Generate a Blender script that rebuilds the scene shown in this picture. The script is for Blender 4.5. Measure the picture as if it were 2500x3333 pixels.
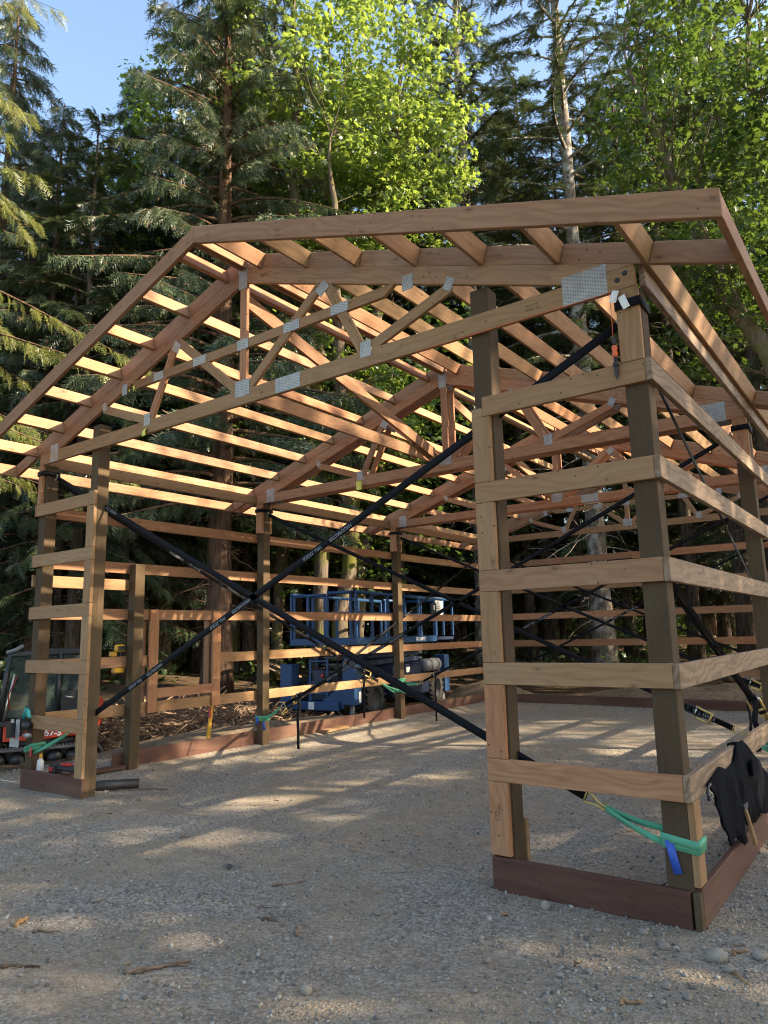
import bpy, bmesh, math, random
import numpy as np
from mathutils import Vector, Matrix, noise as mnoise

random.seed(7)
for o in list(bpy.data.objects):
    bpy.data.objects.remove(o)
scene = bpy.context.scene
COL = scene.collection
PI = math.pi

# ------------------------------------------------------------------ camera
CAM = Vector((8.29003, -4.29183, 1.49720))
YAW, PITCH, ROLL = -0.633993, 0.171610, -0.0234014
fwd = Vector((math.sin(YAW) * math.cos(PITCH), math.cos(YAW) * math.cos(PITCH), math.sin(PITCH)))
rgt = Vector((math.cos(YAW), -math.sin(YAW), 0.0))
upv = rgt.cross(fwd)
r2 = rgt * math.cos(ROLL) + upv * math.sin(ROLL)
u2 = upv * math.cos(ROLL) - rgt * math.sin(ROLL)
cam_data = bpy.data.cameras.new('camera')
cam_data.sensor_fit = 'VERTICAL'
cam_data.sensor_height = 36.0
cam_data.lens = 2305.232 / 3333.0 * 36.0
cam_data.clip_start = 0.05
cam_data.clip_end = 900.0
cam = bpy.data.objects.new('camera', cam_data)
COL.objects.link(cam)
M = Matrix.Identity(4)
for i in range(3):
    M[i][0] = r2[i]; M[i][1] = u2[i]; M[i][2] = -fwd[i]; M[i][3] = CAM[i]
cam.matrix_world = M
scene.camera = cam

# ------------------------------------------------------------------ sky, sun, exposure
SUN = Vector((0.80, 0.33, 0.515)).normalized()
SUN_EL = math.asin(SUN.z)
SUN_ROT = math.atan2(SUN.x, SUN.y)
world = bpy.data.worlds.new('World')
scene.world = world
world.use_nodes = True
wn = world.node_tree
bg = wn.nodes['Background']
sky = wn.nodes.new('ShaderNodeTexSky')
sky.sky_type = 'NISHITA'
sky.sun_disc = False
sky.sun_elevation = SUN_EL
sky.sun_rotation = SUN_ROT
sky.air_density = 1.1
sky.dust_density = 1.6
sky.ozone_density = 0.9
wn.links.new(sky.outputs[0], bg.inputs[0])
bg.inputs[1].default_value = 0.115
sun_data = bpy.data.lights.new('sun', 'SUN')
sun_data.energy = 4.8
sun_data.angle = math.radians(0.53)
sun_data.color = (1.0, 0.84, 0.62)
sun = bpy.data.objects.new('sun', sun_data)
sun.rotation_euler = SUN.to_track_quat('Z', 'Y').to_euler()
sun.location = (30, 15, 25)
COL.objects.link(sun)
scene.view_settings.view_transform = 'Standard'
scene.view_settings.look = 'None'
scene.view_settings.gamma = 1.0
scene.view_settings.use_curve_mapping = False
scene.view_settings.exposure = 2.0
scene.render.engine = 'CYCLES'
scene.cycles.max_bounces = 8
scene.cycles.diffuse_bounces = 4
scene.cycles.transmission_bounces = 6
scene.cycles.use_denoising = True
scene.cycles.filter_width = 1.1

# ------------------------------------------------------------------ helpers: objects
WM = {}

def tag(o, label=None, cat=None, group=None, kind=None):
    if label: o['label'] = label
    if cat: o['category'] = cat
    if group: o['group'] = group
    if kind: o['kind'] = kind
    return o

def place(o, mw, parent=None):
    mw = mw.copy()
    if parent is not None:
        o.parent = parent
        o.matrix_basis = WM[parent.name].inverted() @ mw
    else:
        o.matrix_basis = mw
    WM[o.name] = mw
    return o

def root(name, loc=(0, 0, 0), rz=0.0, label=None, cat=None, group=None):
    o = bpy.data.objects.new(name, None)
    o.empty_display_size = 0.2
    COL.objects.link(o)
    place(o, Matrix.Translation(Vector(loc)) @ Matrix.Rotation(rz, 4, 'Z'))
    return tag(o, label, cat, group)

def sub(name, parent, mw=None):
    o = bpy.data.objects.new(name, None)
    o.empty_display_size = 0.1
    COL.objects.link(o)
    return place(o, mw if mw is not None else WM[parent.name], parent)

def link(name, me, mat=None, parent=None, mw=None, smooth=False):
    o = bpy.data.objects.new(name, me)
    COL.objects.link(o)
    if mat is not None and not me.materials:
        me.materials.append(mat)
    if smooth:
        me.polygons.foreach_set('use_smooth', [True] * len(me.polygons))
    if mw is None:
        mw = WM[parent.name] if parent is not None else Matrix.Identity(4)
    return place(o, mw, parent)

def copy_tree(o, mw, parent=None):
    c = o.copy()
    COL.objects.link(c)
    rel = [(ch, WM[o.name].inverted() @ WM[ch.name]) for ch in o.children]
    place(c, mw, parent)
    if parent is None:
        c.parent = None
    for ch, r in rel:
        copy_tree(ch, mw @ r, c)
    return c

class Geo:
    """collects triangles and quads for ONE mesh"""
    def __init__(s):
        s.v = []; s.t = []; s.q = []; s.n = 0
    def add(s, v, tris=None, quads=None):
        v = np.asarray(v, dtype=np.float64).reshape(-1, 3)
        if tris is not None and len(tris): s.t.append(np.asarray(tris, dtype=np.int64).reshape(-1, 3) + s.n)
        if quads is not None and len(quads): s.q.append(np.asarray(quads, dtype=np.int64).reshape(-1, 4) + s.n)
        s.v.append(v); s.n += len(v)
    def box(s, lo, hi, mw=None):
        x0, y0, z0 = lo; x1, y1, z1 = hi
        v = [(x0, y0, z0), (x1, y0, z0), (x1, y1, z0), (x0, y1, z0), (x0, y0, z1), (x1, y0, z1), (x1, y1, z1), (x0, y1, z1)]
        if mw is not None: v = [tuple(mw @ Vector(p)) for p in v]
        s.add(v, quads=[(0, 3, 2, 1), (4, 5, 6, 7), (0, 1, 5, 4), (1, 2, 6, 5), (2, 3, 7, 6), (3, 0, 4, 7)])
    def tube(s, pts, rad, k=6, cap=True):
        pts = np.asarray(pts, dtype=float); n = len(pts)
        rad = np.full(n, rad) if np.isscalar(rad) else np.asarray(rad, dtype=float)
        tg = np.gradient(pts, axis=0)
        tg /= (np.linalg.norm(tg, axis=1)[:, None] + 1e-9)
        ref = np.array([0.0, 0, 1.0]) if abs(tg[0][2]) < 0.8 else np.array([1.0, 0, 0])
        a = np.cross(tg, ref); a /= (np.linalg.norm(a, axis=1)[:, None] + 1e-9)
        b = np.cross(tg, a)
        th = np.arange(k) * 2 * PI / k
        ring = a[:, None, :] * np.cos(th)[None, :, None] + b[:, None, :] * np.sin(th)[None, :, None]
        v = (pts[:, None, :] + ring * rad[:, None, None]).reshape(-1, 3)
        i, j = np.meshgrid(np.arange(n - 1), np.arange(k), indexing='ij')
        jn = (j + 1) % k
        q = np.stack([i * k + j, i * k + jn, (i + 1) * k + jn, (i + 1) * k + j], -1).reshape(-1, 4)
        t = None
        if cap:
            v = np.vstack([v, pts[0], pts[-1]])
            t = [(n * k, (jj + 1) % k, jj) for jj in range(k)] + [(n * k + 1, (n - 1) * k + jj, (n - 1) * k + (jj + 1) % k) for jj in range(k)]
        s.add(v, tris=t, quads=q)
    def lathe(s, prof, mw, k=16):
        """profile [(r, h)] turned about the local Z axis of mw"""
        n = len(prof)
        th = np.arange(k) * 2 * PI / k
        v = []
        for r, h in prof:
            for a in th:
                v.append(tuple(mw @ Vector((r * math.cos(a), r * math.sin(a), h))))
        q = [(i * k + j, i * k + (j + 1) % k, (i + 1) * k + (j + 1) % k, (i + 1) * k + j) for i in range(n - 1) for j in range(k)]
        s.add(v, quads=q)
    def scatter(s, tv, tt, mats, locs):
        """template verts (n,3), tris (m,3); mats (N,3,3) with axes in columns; locs (N,3)"""
        N = len(locs)
        if N == 0: return
        v = np.einsum('nij,kj->nki', mats, tv) + locs[:, None, :]
        t = (tt[None, :, :] + (np.arange(N) * len(tv))[:, None, None]).reshape(-1, 3)
        s.add(v.reshape(-1, 3), tris=t)
    def mesh(s, name):
        v = np.vstack(s.v)
        t = np.vstack(s.t) if s.t else np.zeros((0, 3), int)
        q = np.vstack(s.q) if s.q else np.zeros((0, 4), int)
        me = bpy.data.meshes.new(name)
        me.vertices.add(len(v)); me.vertices.foreach_set('co', v.ravel().astype(np.float32))
        nl = t.size + q.size
        me.loops.add(nl); me.loops.foreach_set('vertex_index', np.concatenate([t.ravel(), q.ravel()]).astype(np.int32))
        npoly = len(t) + len(q)
        me.polygons.add(npoly)
        starts = np.concatenate([np.arange(len(t)) * 3, len(t) * 3 + np.arange(len(q)) * 4]).astype(np.int32)
        me.polygons.foreach_set('loop_start', starts)
        me.update(calc_edges=True)
        return me
    def obj(s, name, mat, parent=None, mw=None, smooth=False):
        """vertices given in world space when mw is None"""
        me = s.mesh(name)
        if mw is None:
            mw = Matrix.Identity(4)
            if parent is not None:
                mw = WM[parent.name]
                me.transform(mw.inverted())
        return link(name, me, mat, parent, mw, smooth)

def bevelled(bm, w):
    if w > 0:
        bmesh.ops.bevel(bm, geom=list(bm.edges), offset=w, segments=1, affect='EDGES', profile=0.5)

def frame(A, B, side):
    A = Vector(A); B = Vector(B)
    X = (B - A).normalized()
    Y = Vector(side); Y = (Y - X * Y.dot(X)).normalized()
    Z = X.cross(Y)
    m = Matrix.Identity(4)
    mid = (A + B) / 2
    for i in range(3):
        m[i][0] = X[i]; m[i][1] = Y[i]; m[i][2] = Z[i]; m[i][3] = mid[i]
    return m, (B - A).length

def plank(name, A, B, mat, parent, w=0.14, t=0.038, side=(0, 1, 0), kA=0.0, kB=0.0, bev=0.003, jit=0.0):
    """a board from A to B (centre line); thickness t along side, width w across; the ends may be cut at a slant"""
    if jit:
        A = Vector(A) + Vector([random.uniform(-jit, jit) for _ in range(3)])
        B = Vector(B) + Vector([random.uniform(-jit, jit) for _ in range(3)])
    m, L = frame(A, B, side)
    bm = bmesh.new()
    h = w / 2; s = t / 2; vs = []
    for x, k in ((-L / 2, kA), (L / 2, kB)):
        for y, z in ((-s, -h), (s, -h), (s, h), (-s, h)):
            vs.append(bm.verts.new((x + k * z, y, z)))
    for f in ((0, 3, 2, 1), (4, 5, 6, 7), (0, 1, 5, 4), (1, 2, 6, 5), (2, 3, 7, 6), (3, 0, 4, 7)):
        bm.faces.new([vs[i] for i in f])
    bmesh.ops.recalc_face_normals(bm, faces=bm.faces)
    bevelled(bm, bev)
    me = bpy.data.meshes.new(name); bm.to_mesh(me); bm.free()
    return link(name, me, mat, parent, m)

def box_obj(name, lo, hi, mat, parent, bev=0.004, mw=None):
    """box given in the frame mw (default world), its own origin at its centre, local X along the longest side"""
    lo = Vector(lo); hi = Vector(hi)
    c = (lo + hi) / 2; d = hi - lo
    ax = max(range(3), key=lambda i: d[i])
    e = [Vector((1, 0, 0)), Vector((0, 1, 0)), Vector((0, 0, 1))]
    o2 = [i for i in range(3) if i != ax]
    th = min(o2, key=lambda i: d[i])
    A = c - e[ax] * d[ax] / 2; B = c + e[ax] * d[ax] / 2
    wd = [i for i in o2 if i != th][0]
    m, L = frame(A, B, e[th])
    bm = bmesh.new()
    bmesh.ops.create_cube(bm, size=1.0)
    for v in bm.verts:
        v.co = Vector((v.co.x * L, v.co.y * d[th], v.co.z * d[wd]))
    bevelled(bm, min(bev, min(d) * 0.3))
    me = bpy.data.meshes.new(name); bm.to_mesh(me); bm.free()
    if mw is not None: m = mw @ m
    return link(name, me, mat, parent, m)

def slab(name, outline, thick, mw, mat, parent, bev=0.0):
    """flat outline in the XY plane of mw, given thickness along its Z (centred)"""
    bm = bmesh.new()
    lo = [bm.verts.new((x, y, -thick / 2)) for x, y in outline]
    hi = [bm.verts.new((x, y, thick / 2)) for x, y in outline]
    n = len(outline)
    bm.faces.new(lo[::-1]); bm.faces.new(hi)
    for i in range(n):
        bm.faces.new((lo[i], lo[(i + 1) % n], hi[(i + 1) % n], hi[i]))
    bmesh.ops.recalc_face_normals(bm, faces=bm.faces)
    if bev: bevelled(bm, bev)
    me = bpy.data.meshes.new(name); bm.to_mesh(me); bm.free()
    return link(name, me, mat, parent, mw)

def axes(o, x, y):
    X = Vector(x).normalized(); Y = Vector(y); Y = (Y - X * Y.dot(X)).normalized(); Z = X.cross(Y)
    m = Matrix.Identity(4)
    for i in range(3):
        m[i][0] = X[i]; m[i][1] = Y[i]; m[i][2] = Z[i]; m[i][3] = o[i]
    return m

def lettering(name, text, size, mw, mat, parent, extrude=0.0006, bold=0.0, sx=1.0):
    cu = bpy.data.curves.new(name, 'FONT')
    cu.body = text; cu.size = size; cu.extrude = extrude; cu.offset = bold
    cu.align_x = 'CENTER'; cu.align_y = 'CENTER'; cu.resolution_u = 3
    tmp = bpy.data.objects.new(name + '_curve', cu)
    COL.objects.link(tmp)
    dg = bpy.context.evaluated_depsgraph_get()
    me = bpy.data.meshes.new_from_object(tmp.evaluated_get(dg))
    bpy.data.objects.remove(tmp); bpy.data.curves.remove(cu)
    me.name = name
    if sx != 1.0: me.transform(Matrix.Diagonal((sx, 1, 1, 1)))
    me.materials.clear()
    return link(name, me, mat, parent, mw)

# ------------------------------------------------------------------ helpers: materials
class NT:
    def __init__(s, name):
        s.m = bpy.data.materials.new(name); s.m.use_nodes = True
        s.t = s.m.node_tree
        s.b = s.t.nodes['Principled BSDF']
        s.out = s.t.nodes['Material Output']
    def n(s, typ, **kw):
        nd = s.t.nodes.new('ShaderNode' + typ)
        for k, v in kw.items():
            if k.startswith('i_'):
                key = k[2:]
                nd.inputs[int(key) if key.isdigit() else key.replace('_', ' ')].default_value = v
            else: setattr(nd, k, v)
        return nd
    def l(s, a, b): s.t.links.new(a, b)
    def math(s, op, a, b=None, clamp=False):
        nd = s.n('Math', operation=op); nd.use_clamp = clamp
        for i, x in enumerate((a, b)):
            if x is None: continue
            if isinstance(x, (int, float)): nd.inputs[i].default_value = x
            else: s.l(x, nd.inputs[i])
        return nd.outputs[0]
    def vmath(s, op, a, b):
        nd = s.n('VectorMath', operation=op)
        for i, x in enumerate((a, b)):
            if isinstance(x, (tuple, list)): nd.inputs[i].default_value = x
            else: s.l(x, nd.inputs[i])
        return nd.outputs[0]
    def mix(s, f, a, b, blend='MIX'):
        nd = s.n('Mix', data_type='RGBA', blend_type=blend)
        for i, x in ((0, f), (6, a), (7, b)):
            if isinstance(x, (int, float)): nd.inputs[i].default_value = x
            elif isinstance(x, tuple): nd.inputs[i].default_value = x if len(x) == 4 else (*x, 1)
            else: s.l(x, nd.inputs[i])
        return nd.outputs[2]
    def ramp(s, f, stops):
        nd = s.n('ValToRGB')
        el = nd.color_ramp.elements
        while len(el) < len(stops): el.new(0.5)
        for e, (p, c) in zip(el, stops):
            e.position = p; e.color = c if len(c) == 4 else (*c, 1)
        s.l(f, nd.inputs[0]); return nd.outputs[0]
    def noise(s, vec, scale, detail=4, rough=0.55, dist=0.0):
        nd = s.n('TexNoise'); nd.inputs['Scale'].default_value = scale
        nd.inputs['Detail'].default_value = detail; nd.inputs['Roughness'].default_value = rough
        nd.inputs['Distortion'].default_value = dist
        if vec is not None: s.l(vec, nd.inputs['Vector'])
        return nd.outputs[0]
    def bump(s, h, strength=0.3, dist=0.01):
        nd = s.n('Bump'); nd.inputs['Strength'].default_value = strength; nd.inputs['Distance'].default_value = dist
        s.l(h, nd.inputs['Height']); s.l(nd.outputs[0], s.b.inputs['Normal'])
    def col(s, c): s.l(c, s.b.inputs['Base Color'])

def objvec(nt, k=41.0):
    tc = nt.n('TexCoord'); oi = nt.n('ObjectInfo')
    r = nt.math('MULTIPLY', oi.outputs['Random'], k)
    cb = nt.n('CombineXYZ'); nt.l(r, cb.inputs[0]); nt.l(r, cb.inputs[1]); nt.l(nt.math('MULTIPLY', r, 1.7), cb.inputs[2])
    return nt.vmath('ADD', tc.outputs['Object'], cb.outputs[0]), oi.outputs['Random'], tc.outputs['Object']

def wood(name, tones, dark, knots=0.7, rough=0.72, grain=0.5):
    nt = NT(name)
    v, rnd, raw = objvec(nt)
    st = nt.vmath('MULTIPLY', v, (0.9, 16.0, 16.0))
    warp = nt.n('TexNoise'); warp.inputs['Scale'].default_value = 1.6; warp.inputs['Detail'].default_value = 2
    nt.l(nt.vmath('MULTIPLY', v, (1.0, 3.0, 3.0)), warp.inputs['Vector'])
    wv = nt.vmath('ADD', nt.vmath('MULTIPLY', v, (0.55, 9.0, 9.0)), nt.vmath('MULTIPLY', warp.outputs[1], (0.9, 2.2, 2.2)))
    rings = nt.n('TexWave', wave_type='BANDS', bands_direction='DIAGONAL')
    rings.inputs['Scale'].default_value = 1.1; rings.inputs['Distortion'].default_value = 5.0
    rings.inputs['Detail'].default_value = 3.0; rings.inputs['Detail Scale'].default_value = 1.2
    nt.l(wv, rings.inputs['Vector'])
    fib = nt.noise(st, 3.0, 6, 0.6, 0.3)
    broad = nt.noise(nt.vmath('MULTIPLY', v, (0.6, 3.0, 3.0)), 1.3, 3)
    sp = nt.noise(nt.vmath('MULTIPLY', v, (0.35, 7.0, 7.0)), 1.0, 2, 0.5)
    tone = nt.ramp(rnd, [(i / max(1, len(tones) - 1), c) for i, c in enumerate(tones)])
    c = nt.mix(nt.math('MULTIPLY', nt.math('POWER', rings.outputs['Fac'], 2.0), 0.85 * grain), tone, dark)
    c = nt.mix(nt.math('MULTIPLY', nt.math('SUBTRACT', 0.72, fib, True), 1.2), c, dark)
    c = nt.mix(nt.math('MULTIPLY', nt.math('SUBTRACT', broad, 0.45, True), 0.9), c, nt.mix(0.5, tone, (0.46, 0.33, 0.205)))
    if knots:
        sx = nt.n('SeparateXYZ'); nt.l(v, sx.inputs[0])
        cb = nt.n('CombineXYZ')
        nt.l(nt.math('MULTIPLY', sx.outputs[0], 3.4), cb.inputs[0])
        nt.l(nt.math('MULTIPLY', nt.math('ADD', sx.outputs[2], sx.outputs[1]), 7.4), cb.inputs[1])
        vo = nt.n('TexVoronoi', voronoi_dimensions='2D'); vo.inputs['Scale'].default_value = 1.0
        nt.l(cb.outputs[0], vo.inputs['Vector'])
        d = nt.math('ADD', vo.outputs['Distance'], nt.math('MULTIPLY', nt.math('SUBTRACT', fib, 0.5), 0.12))
        core = nt.ramp(d, [(0.0, (1, 1, 1)), (0.045, (0.9, 0.9, 0.9)), (0.075, (0.35, 0.35, 0.35)), (0.20, (0, 0, 0))])
        sep = nt.n('SeparateColor'); nt.l(core, sep.inputs[0])
        vc = nt.n('SeparateColor'); nt.l(vo.outputs['Color'], vc.inputs[0])
        pk = nt.math('MULTIPLY', nt.math('SUBTRACT', vc.outputs[0], 0.62, True), 4.0, True)
        c = nt.mix(nt.math('MULTIPLY', nt.math('MULTIPLY', sep.outputs[0], pk), knots), c, tuple(x * 0.40 for x in dark))
        # nail heads and holes: small dark dots near the board ends
        vo2 = nt.n('TexVoronoi', voronoi_dimensions='2D'); vo2.inputs['Scale'].default_value = 9.0
        cb2 = nt.n('CombineXYZ'); nt.l(sx.outputs[0], cb2.inputs[0]); nt.l(nt.math('ADD', sx.outputs[2], sx.outputs[1]), cb2.inputs[1])
        nt.l(cb2.outputs[0], vo2.inputs['Vector'])
        dot = nt.math('LESS_THAN', vo2.outputs['Distance'], 0.058)
        pick = nt.math('GREATER_THAN', nt.noise(nt.vmath('MULTIPLY', v, (1.1, 1.1, 1.1)), 2.0, 1), 0.56)
        c = nt.mix(nt.math('MULTIPLY', nt.math('MULTIPLY', dot, pick), 0.8), c, (0.03, 0.02, 0.015))
    c = nt.mix(nt.math('MULTIPLY', nt.math('SUBTRACT', sp, 0.60, True), 3.2, True), c, tuple(x * 0.75 for x in dark))
    nt.col(c)
    nt.b.inputs['Roughness'].default_value = rough
    nt.b.inputs['Specular IOR Level'].default_value = 0.3
    nt.bump(fib, 0.25, 0.004)
    return nt.m

FIR = wood('fir_lumber', [(0.325, 0.172, 0.086), (0.285, 0.14, 0.068), (0.34, 0.195, 0.103), (0.30, 0.152, 0.076), (0.36, 0.22, 0.115)], (0.19, 0.085, 0.037))
YEL = wood('pale_lumber', [(0.325, 0.190, 0.088), (0.345, 0.215, 0.104), (0.295, 0.166, 0.078), (0.33, 0.185, 0.088)], (0.20, 0.105, 0.043))
RED = wood('truss_lumber', [(0.43, 0.21, 0.10), (0.39, 0.18, 0.083), (0.44, 0.235, 0.12)], (0.22, 0.085, 0.034))
GREYW = wood('weathered_lumber', [(0.30, 0.21, 0.135), (0.265, 0.18, 0.115), (0.32, 0.235, 0.15)], (0.13, 0.078, 0.044), grain=0.9)
SKIRT = wood('stained_skirt_lumber', [(0.105, 0.046, 0.030), (0.09, 0.039, 0.026), (0.12, 0.054, 0.034)], (0.06, 0.025, 0.016), knots=0.5, grain=0.35)

def post_mat():
    nt = NT('treated_post_lumber')
    v, rnd, raw = objvec(nt)
    st = nt.vmath('MULTIPLY', v, (0.8, 18.0, 18.0))
    fib = nt.noise(st, 3.0, 6, 0.6, 0.4)
    broad = nt.noise(v, 1.4, 4)
    base = nt.ramp(rnd, [(0, (0.098, 0.063, 0.034)), (0.5, (0.074, 0.047, 0.027)), (1, (0.125, 0.084, 0.045))])
    c = nt.mix(nt.math('MULTIPLY', nt.math('SUBTRACT', 0.72, fib, True), 1.3), base, (0.045, 0.030, 0.016))
    c = nt.mix(nt.math('MULTIPLY', nt.math('SUBTRACT', broad, 0.42, True), 1.1), c, (0.115, 0.090, 0.048))
    sx = nt.n('SeparateXYZ'); nt.l(raw, sx.inputs[0])
    q = nt.math('MULTIPLY', nt.math('ADD', sx.outputs[1], sx.outputs[2]), 2 * PI / 0.024)
    p = nt.math('MULTIPLY', sx.outputs[0], 2 * PI / 0.038)
    s = nt.math('MULTIPLY', nt.math('SINE', q), nt.math('SINE', p))
    slit = nt.math('GREATER_THAN', s, 0.62)
    c = nt.mix(nt.math('MULTIPLY', slit, 0.38), c, (0.055, 0.036, 0.016))
    nt.col(c); nt.b.inputs['Roughness'].default_value = 0.85
    nt.b.inputs['Specular IOR Level'].default_value = 0.2
    h = nt.math('SUBTRACT', fib, nt.math('MULTIPLY', slit, 0.8))
    nt.bump(h, 0.4, 0.006)
    return nt.m
POST = post_mat()

def plate_mat():
    nt = NT('punched_galvanised_steel')
    v, rnd, raw = objvec(nt)
    sx = nt.n('SeparateXYZ'); nt.l(raw, sx.inputs[0])
    a = nt.math('SINE', nt.math('MULTIPLY', sx.outputs[0], 2 * PI / 0.034))
    row = nt.math('MULTIPLY', nt.math('FLOOR', nt.math('MULTIPLY', sx.outputs[0], 2 / 0.034)), 1.6)
    b = nt.math('SINE', nt.math('ADD', nt.math('MULTIPLY', sx.outputs[2], 2 * PI / 0.026), row))
    hole = nt.math('MULTIPLY', nt.math('GREATER_THAN', nt.math('ABSOLUTE', a), 0.72), nt.math('GREATER_THAN', b, 0.15))
    n = nt.noise(v, 14, 3)
    c = nt.ramp(n, [(0.3, (0.28, 0.272, 0.243)), (0.7, (0.40, 0.39, 0.35))])
    c = nt.mix(nt.math('MULTIPLY', hole, 0.62), c, (0.10, 0.075, 0.05))
    nt.col(c); nt.b.inputs['Metallic'].default_value = 0.25; nt.b.inputs['Roughness'].default_value = 0.5
    nt.bump(nt.math('SUBTRACT', 1.0, hole), 0.4, 0.003)
    return nt.m
PLATE = plate_mat()

def plain(name, col, rough=0.6, metal=0.0, var=0.15, scale=6.0, bump=0.0, spec=0.5, coat=0.0):
    nt = NT(name)
    v, rnd, raw = objvec(nt)
    n = nt.noise(v, scale, 5, 0.6)
    lo = tuple(max(0, x * (1 - var)) for x in col); hi = tuple(min(1, x * (1 + var)) for x in col)
    nt.col(nt.ramp(n, [(0.3, lo), (0.7, hi)]))
    nt.b.inputs['Metallic'].default_value = metal
    nt.l(nt.math('ADD', nt.math('MULTIPLY', n, 0.25), rough - 0.12), nt.b.inputs['Roughness'])
    nt.b.inputs['Specular IOR Level'].default_value = spec
    if coat: nt.b.inputs['Coat Weight'].default_value = coat
    if bump: nt.bump(n, bump, 0.004)
    return nt.m

def webbing_mat(name, c, c2):
    nt = NT(name)
    v, rnd, raw = objvec(nt)
    w = nt.n('TexWave', wave_type='BANDS', bands_direction='X'); w.inputs['Scale'].default_value = 60
    nt.l(raw, w.inputs['Vector'])
    n = nt.noise(v, 5, 3)
    nt.col(nt.mix(nt.math('MULTIPLY', n, w.outputs['Fac']), c, c2))
    nt.b.inputs['Roughness'].default_value = 0.7; nt.b.inputs['Specular IOR Level'].default_value = 0.1
    nt.bump(w.outputs['Fac'], 0.2, 0.002)
    return nt.m
STRAP = webbing_mat('black_webbing', (0.006, 0.006, 0.007), (0.018, 0.018, 0.022))
SLING = webbing_mat('green_webbing', (0.075, 0.30, 0.175), (0.20, 0.48, 0.33))
TAPE = plain('blue_tape', (0.03, 0.09, 0.42), 0.5)
PRINT = plain('pale_print', (0.20, 0.20, 0.21), 0.7)
INK = plain('dark_ink', (0.045, 0.03, 0.025), 0.8)
STEEL = plain('bright_zinc', (0.62, 0.60, 0.52), 0.32, 0.9)
YSTEEL = plain('yellow_zinc', (0.62, 0.46, 0.16), 0.38, 0.7)
YPAINT = plain('yellow_plastic', (0.48, 0.26, 0.014), 0.45)
BLACKP = plain('black_plastic', (0.018, 0.018, 0.02), 0.5)
DARKM = plain('dark_steel', (0.03, 0.032, 0.036), 0.5, 0.4)
# ================================================================== ground
W, L = 7.157, 10.95
rng = np.random.default_rng(11)

def _hash(ix, iy, s):
    h = (ix * 374761393 + iy * 668265263 + s * 1442695041) & 0xFFFFFFFF
    h = ((h ^ (h >> 13)) * 1274126177) & 0xFFFFFFFF
    return ((h ^ (h >> 16)) & 0xFFFF) / 65535.0

def vnoise(x, y, s=0):
    x = np.asarray(x, float); y = np.asarray(y, float)
    ix = np.floor(x).astype(np.int64); iy = np.floor(y).astype(np.int64)
    fx = x - ix; fy = y - iy
    fx = fx * fx * (3 - 2 * fx); fy = fy * fy * (3 - 2 * fy)
    a = _hash(ix, iy, s); b = _hash(ix + 1, iy, s); c = _hash(ix, iy + 1, s); d = _hash(ix + 1, iy + 1, s)
    return (a * (1 - fx) + b * fx) * (1 - fy) + (c * (1 - fx) + d * fx) * fy - 0.5

def sstep(t):
    t = np.clip(t, 0, 1); return t * t * (3 - 2 * t)

def gz(x, y):
    """height of the ground"""
    x = np.asarray(x, float); y = np.asarray(y, float)
    inside = np.minimum(np.minimum(x - 0.0, W - x), np.minimum(y - 0.0, L - y))
    z = -0.095 - 0.095 * sstep((inside - 0.05) / 0.5)
    d = np.hypot(np.maximum(np.maximum(-x - 1.0, x - W - 3), 0), np.maximum(np.maximum(y - L - 1.6, -8 - y), 0))
    z = z + 0.055 * np.minimum(d, 34) * sstep(d / 3.0)
    z = z - 0.13 * sstep((-x - 0.8) / 1.5) * sstep((6 - d) / 4)
    far = sstep((d - 1.0) / 4.0)
    z = z + far * (0.35 * vnoise(x * 0.22, y * 0.22, 3) + 0.16 * vnoise(x * 0.8, y * 0.8, 4))
    z = z + 0.045 * vnoise(x * 0.9, y * 0.9, 1) * (0.35 + 0.65 * sstep((-y) / 1.0)) + 0.016 * vnoise(x * 3.1, y * 3.1, 2) + 0.006 * vnoise(x * 9, y * 9, 5)
    return z

def g1(x, y): return float(gz(x, y))

def at(az, dist):
    a = math.radians(az)
    return CAM.x + dist * math.sin(a), CAM.y + dist * math.cos(a)

def axis(segs):
    out = []
    for a, b, s in segs: out.append(np.arange(a, b, s))
    return np.concatenate(out)
gx = axis([(-420, -100, 40), (-100, -30, 3.5), (-30, -4, 0.6), (-4, 0.5, 0.14), (0.5, 10, 0.07), (10, 20, 0.5), (20, 100, 4), (100, 421, 40)])
gy = axis([(-300, -30, 30), (-30, -6, 1.5), (-6, 4, 0.07), (4, 13, 0.14), (13, 45, 0.7), (45, 120, 4), (120, 521, 40)])
GX, GY = np.meshgrid(gx, gy, indexing='ij')
GZ = gz(GX, GY)
nx, ny = GX.shape
g = Geo()
ii, jj = np.meshgrid(np.arange(nx - 1), np.arange(ny - 1), indexing='ij')
g.add(np.stack([GX, GY, GZ], -1).reshape(-1, 3), quads=np.stack([ii * ny + jj, (ii + 1) * ny + jj, (ii + 1) * ny + jj + 1, ii * ny + jj + 1], -1).reshape(-1, 4))

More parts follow.
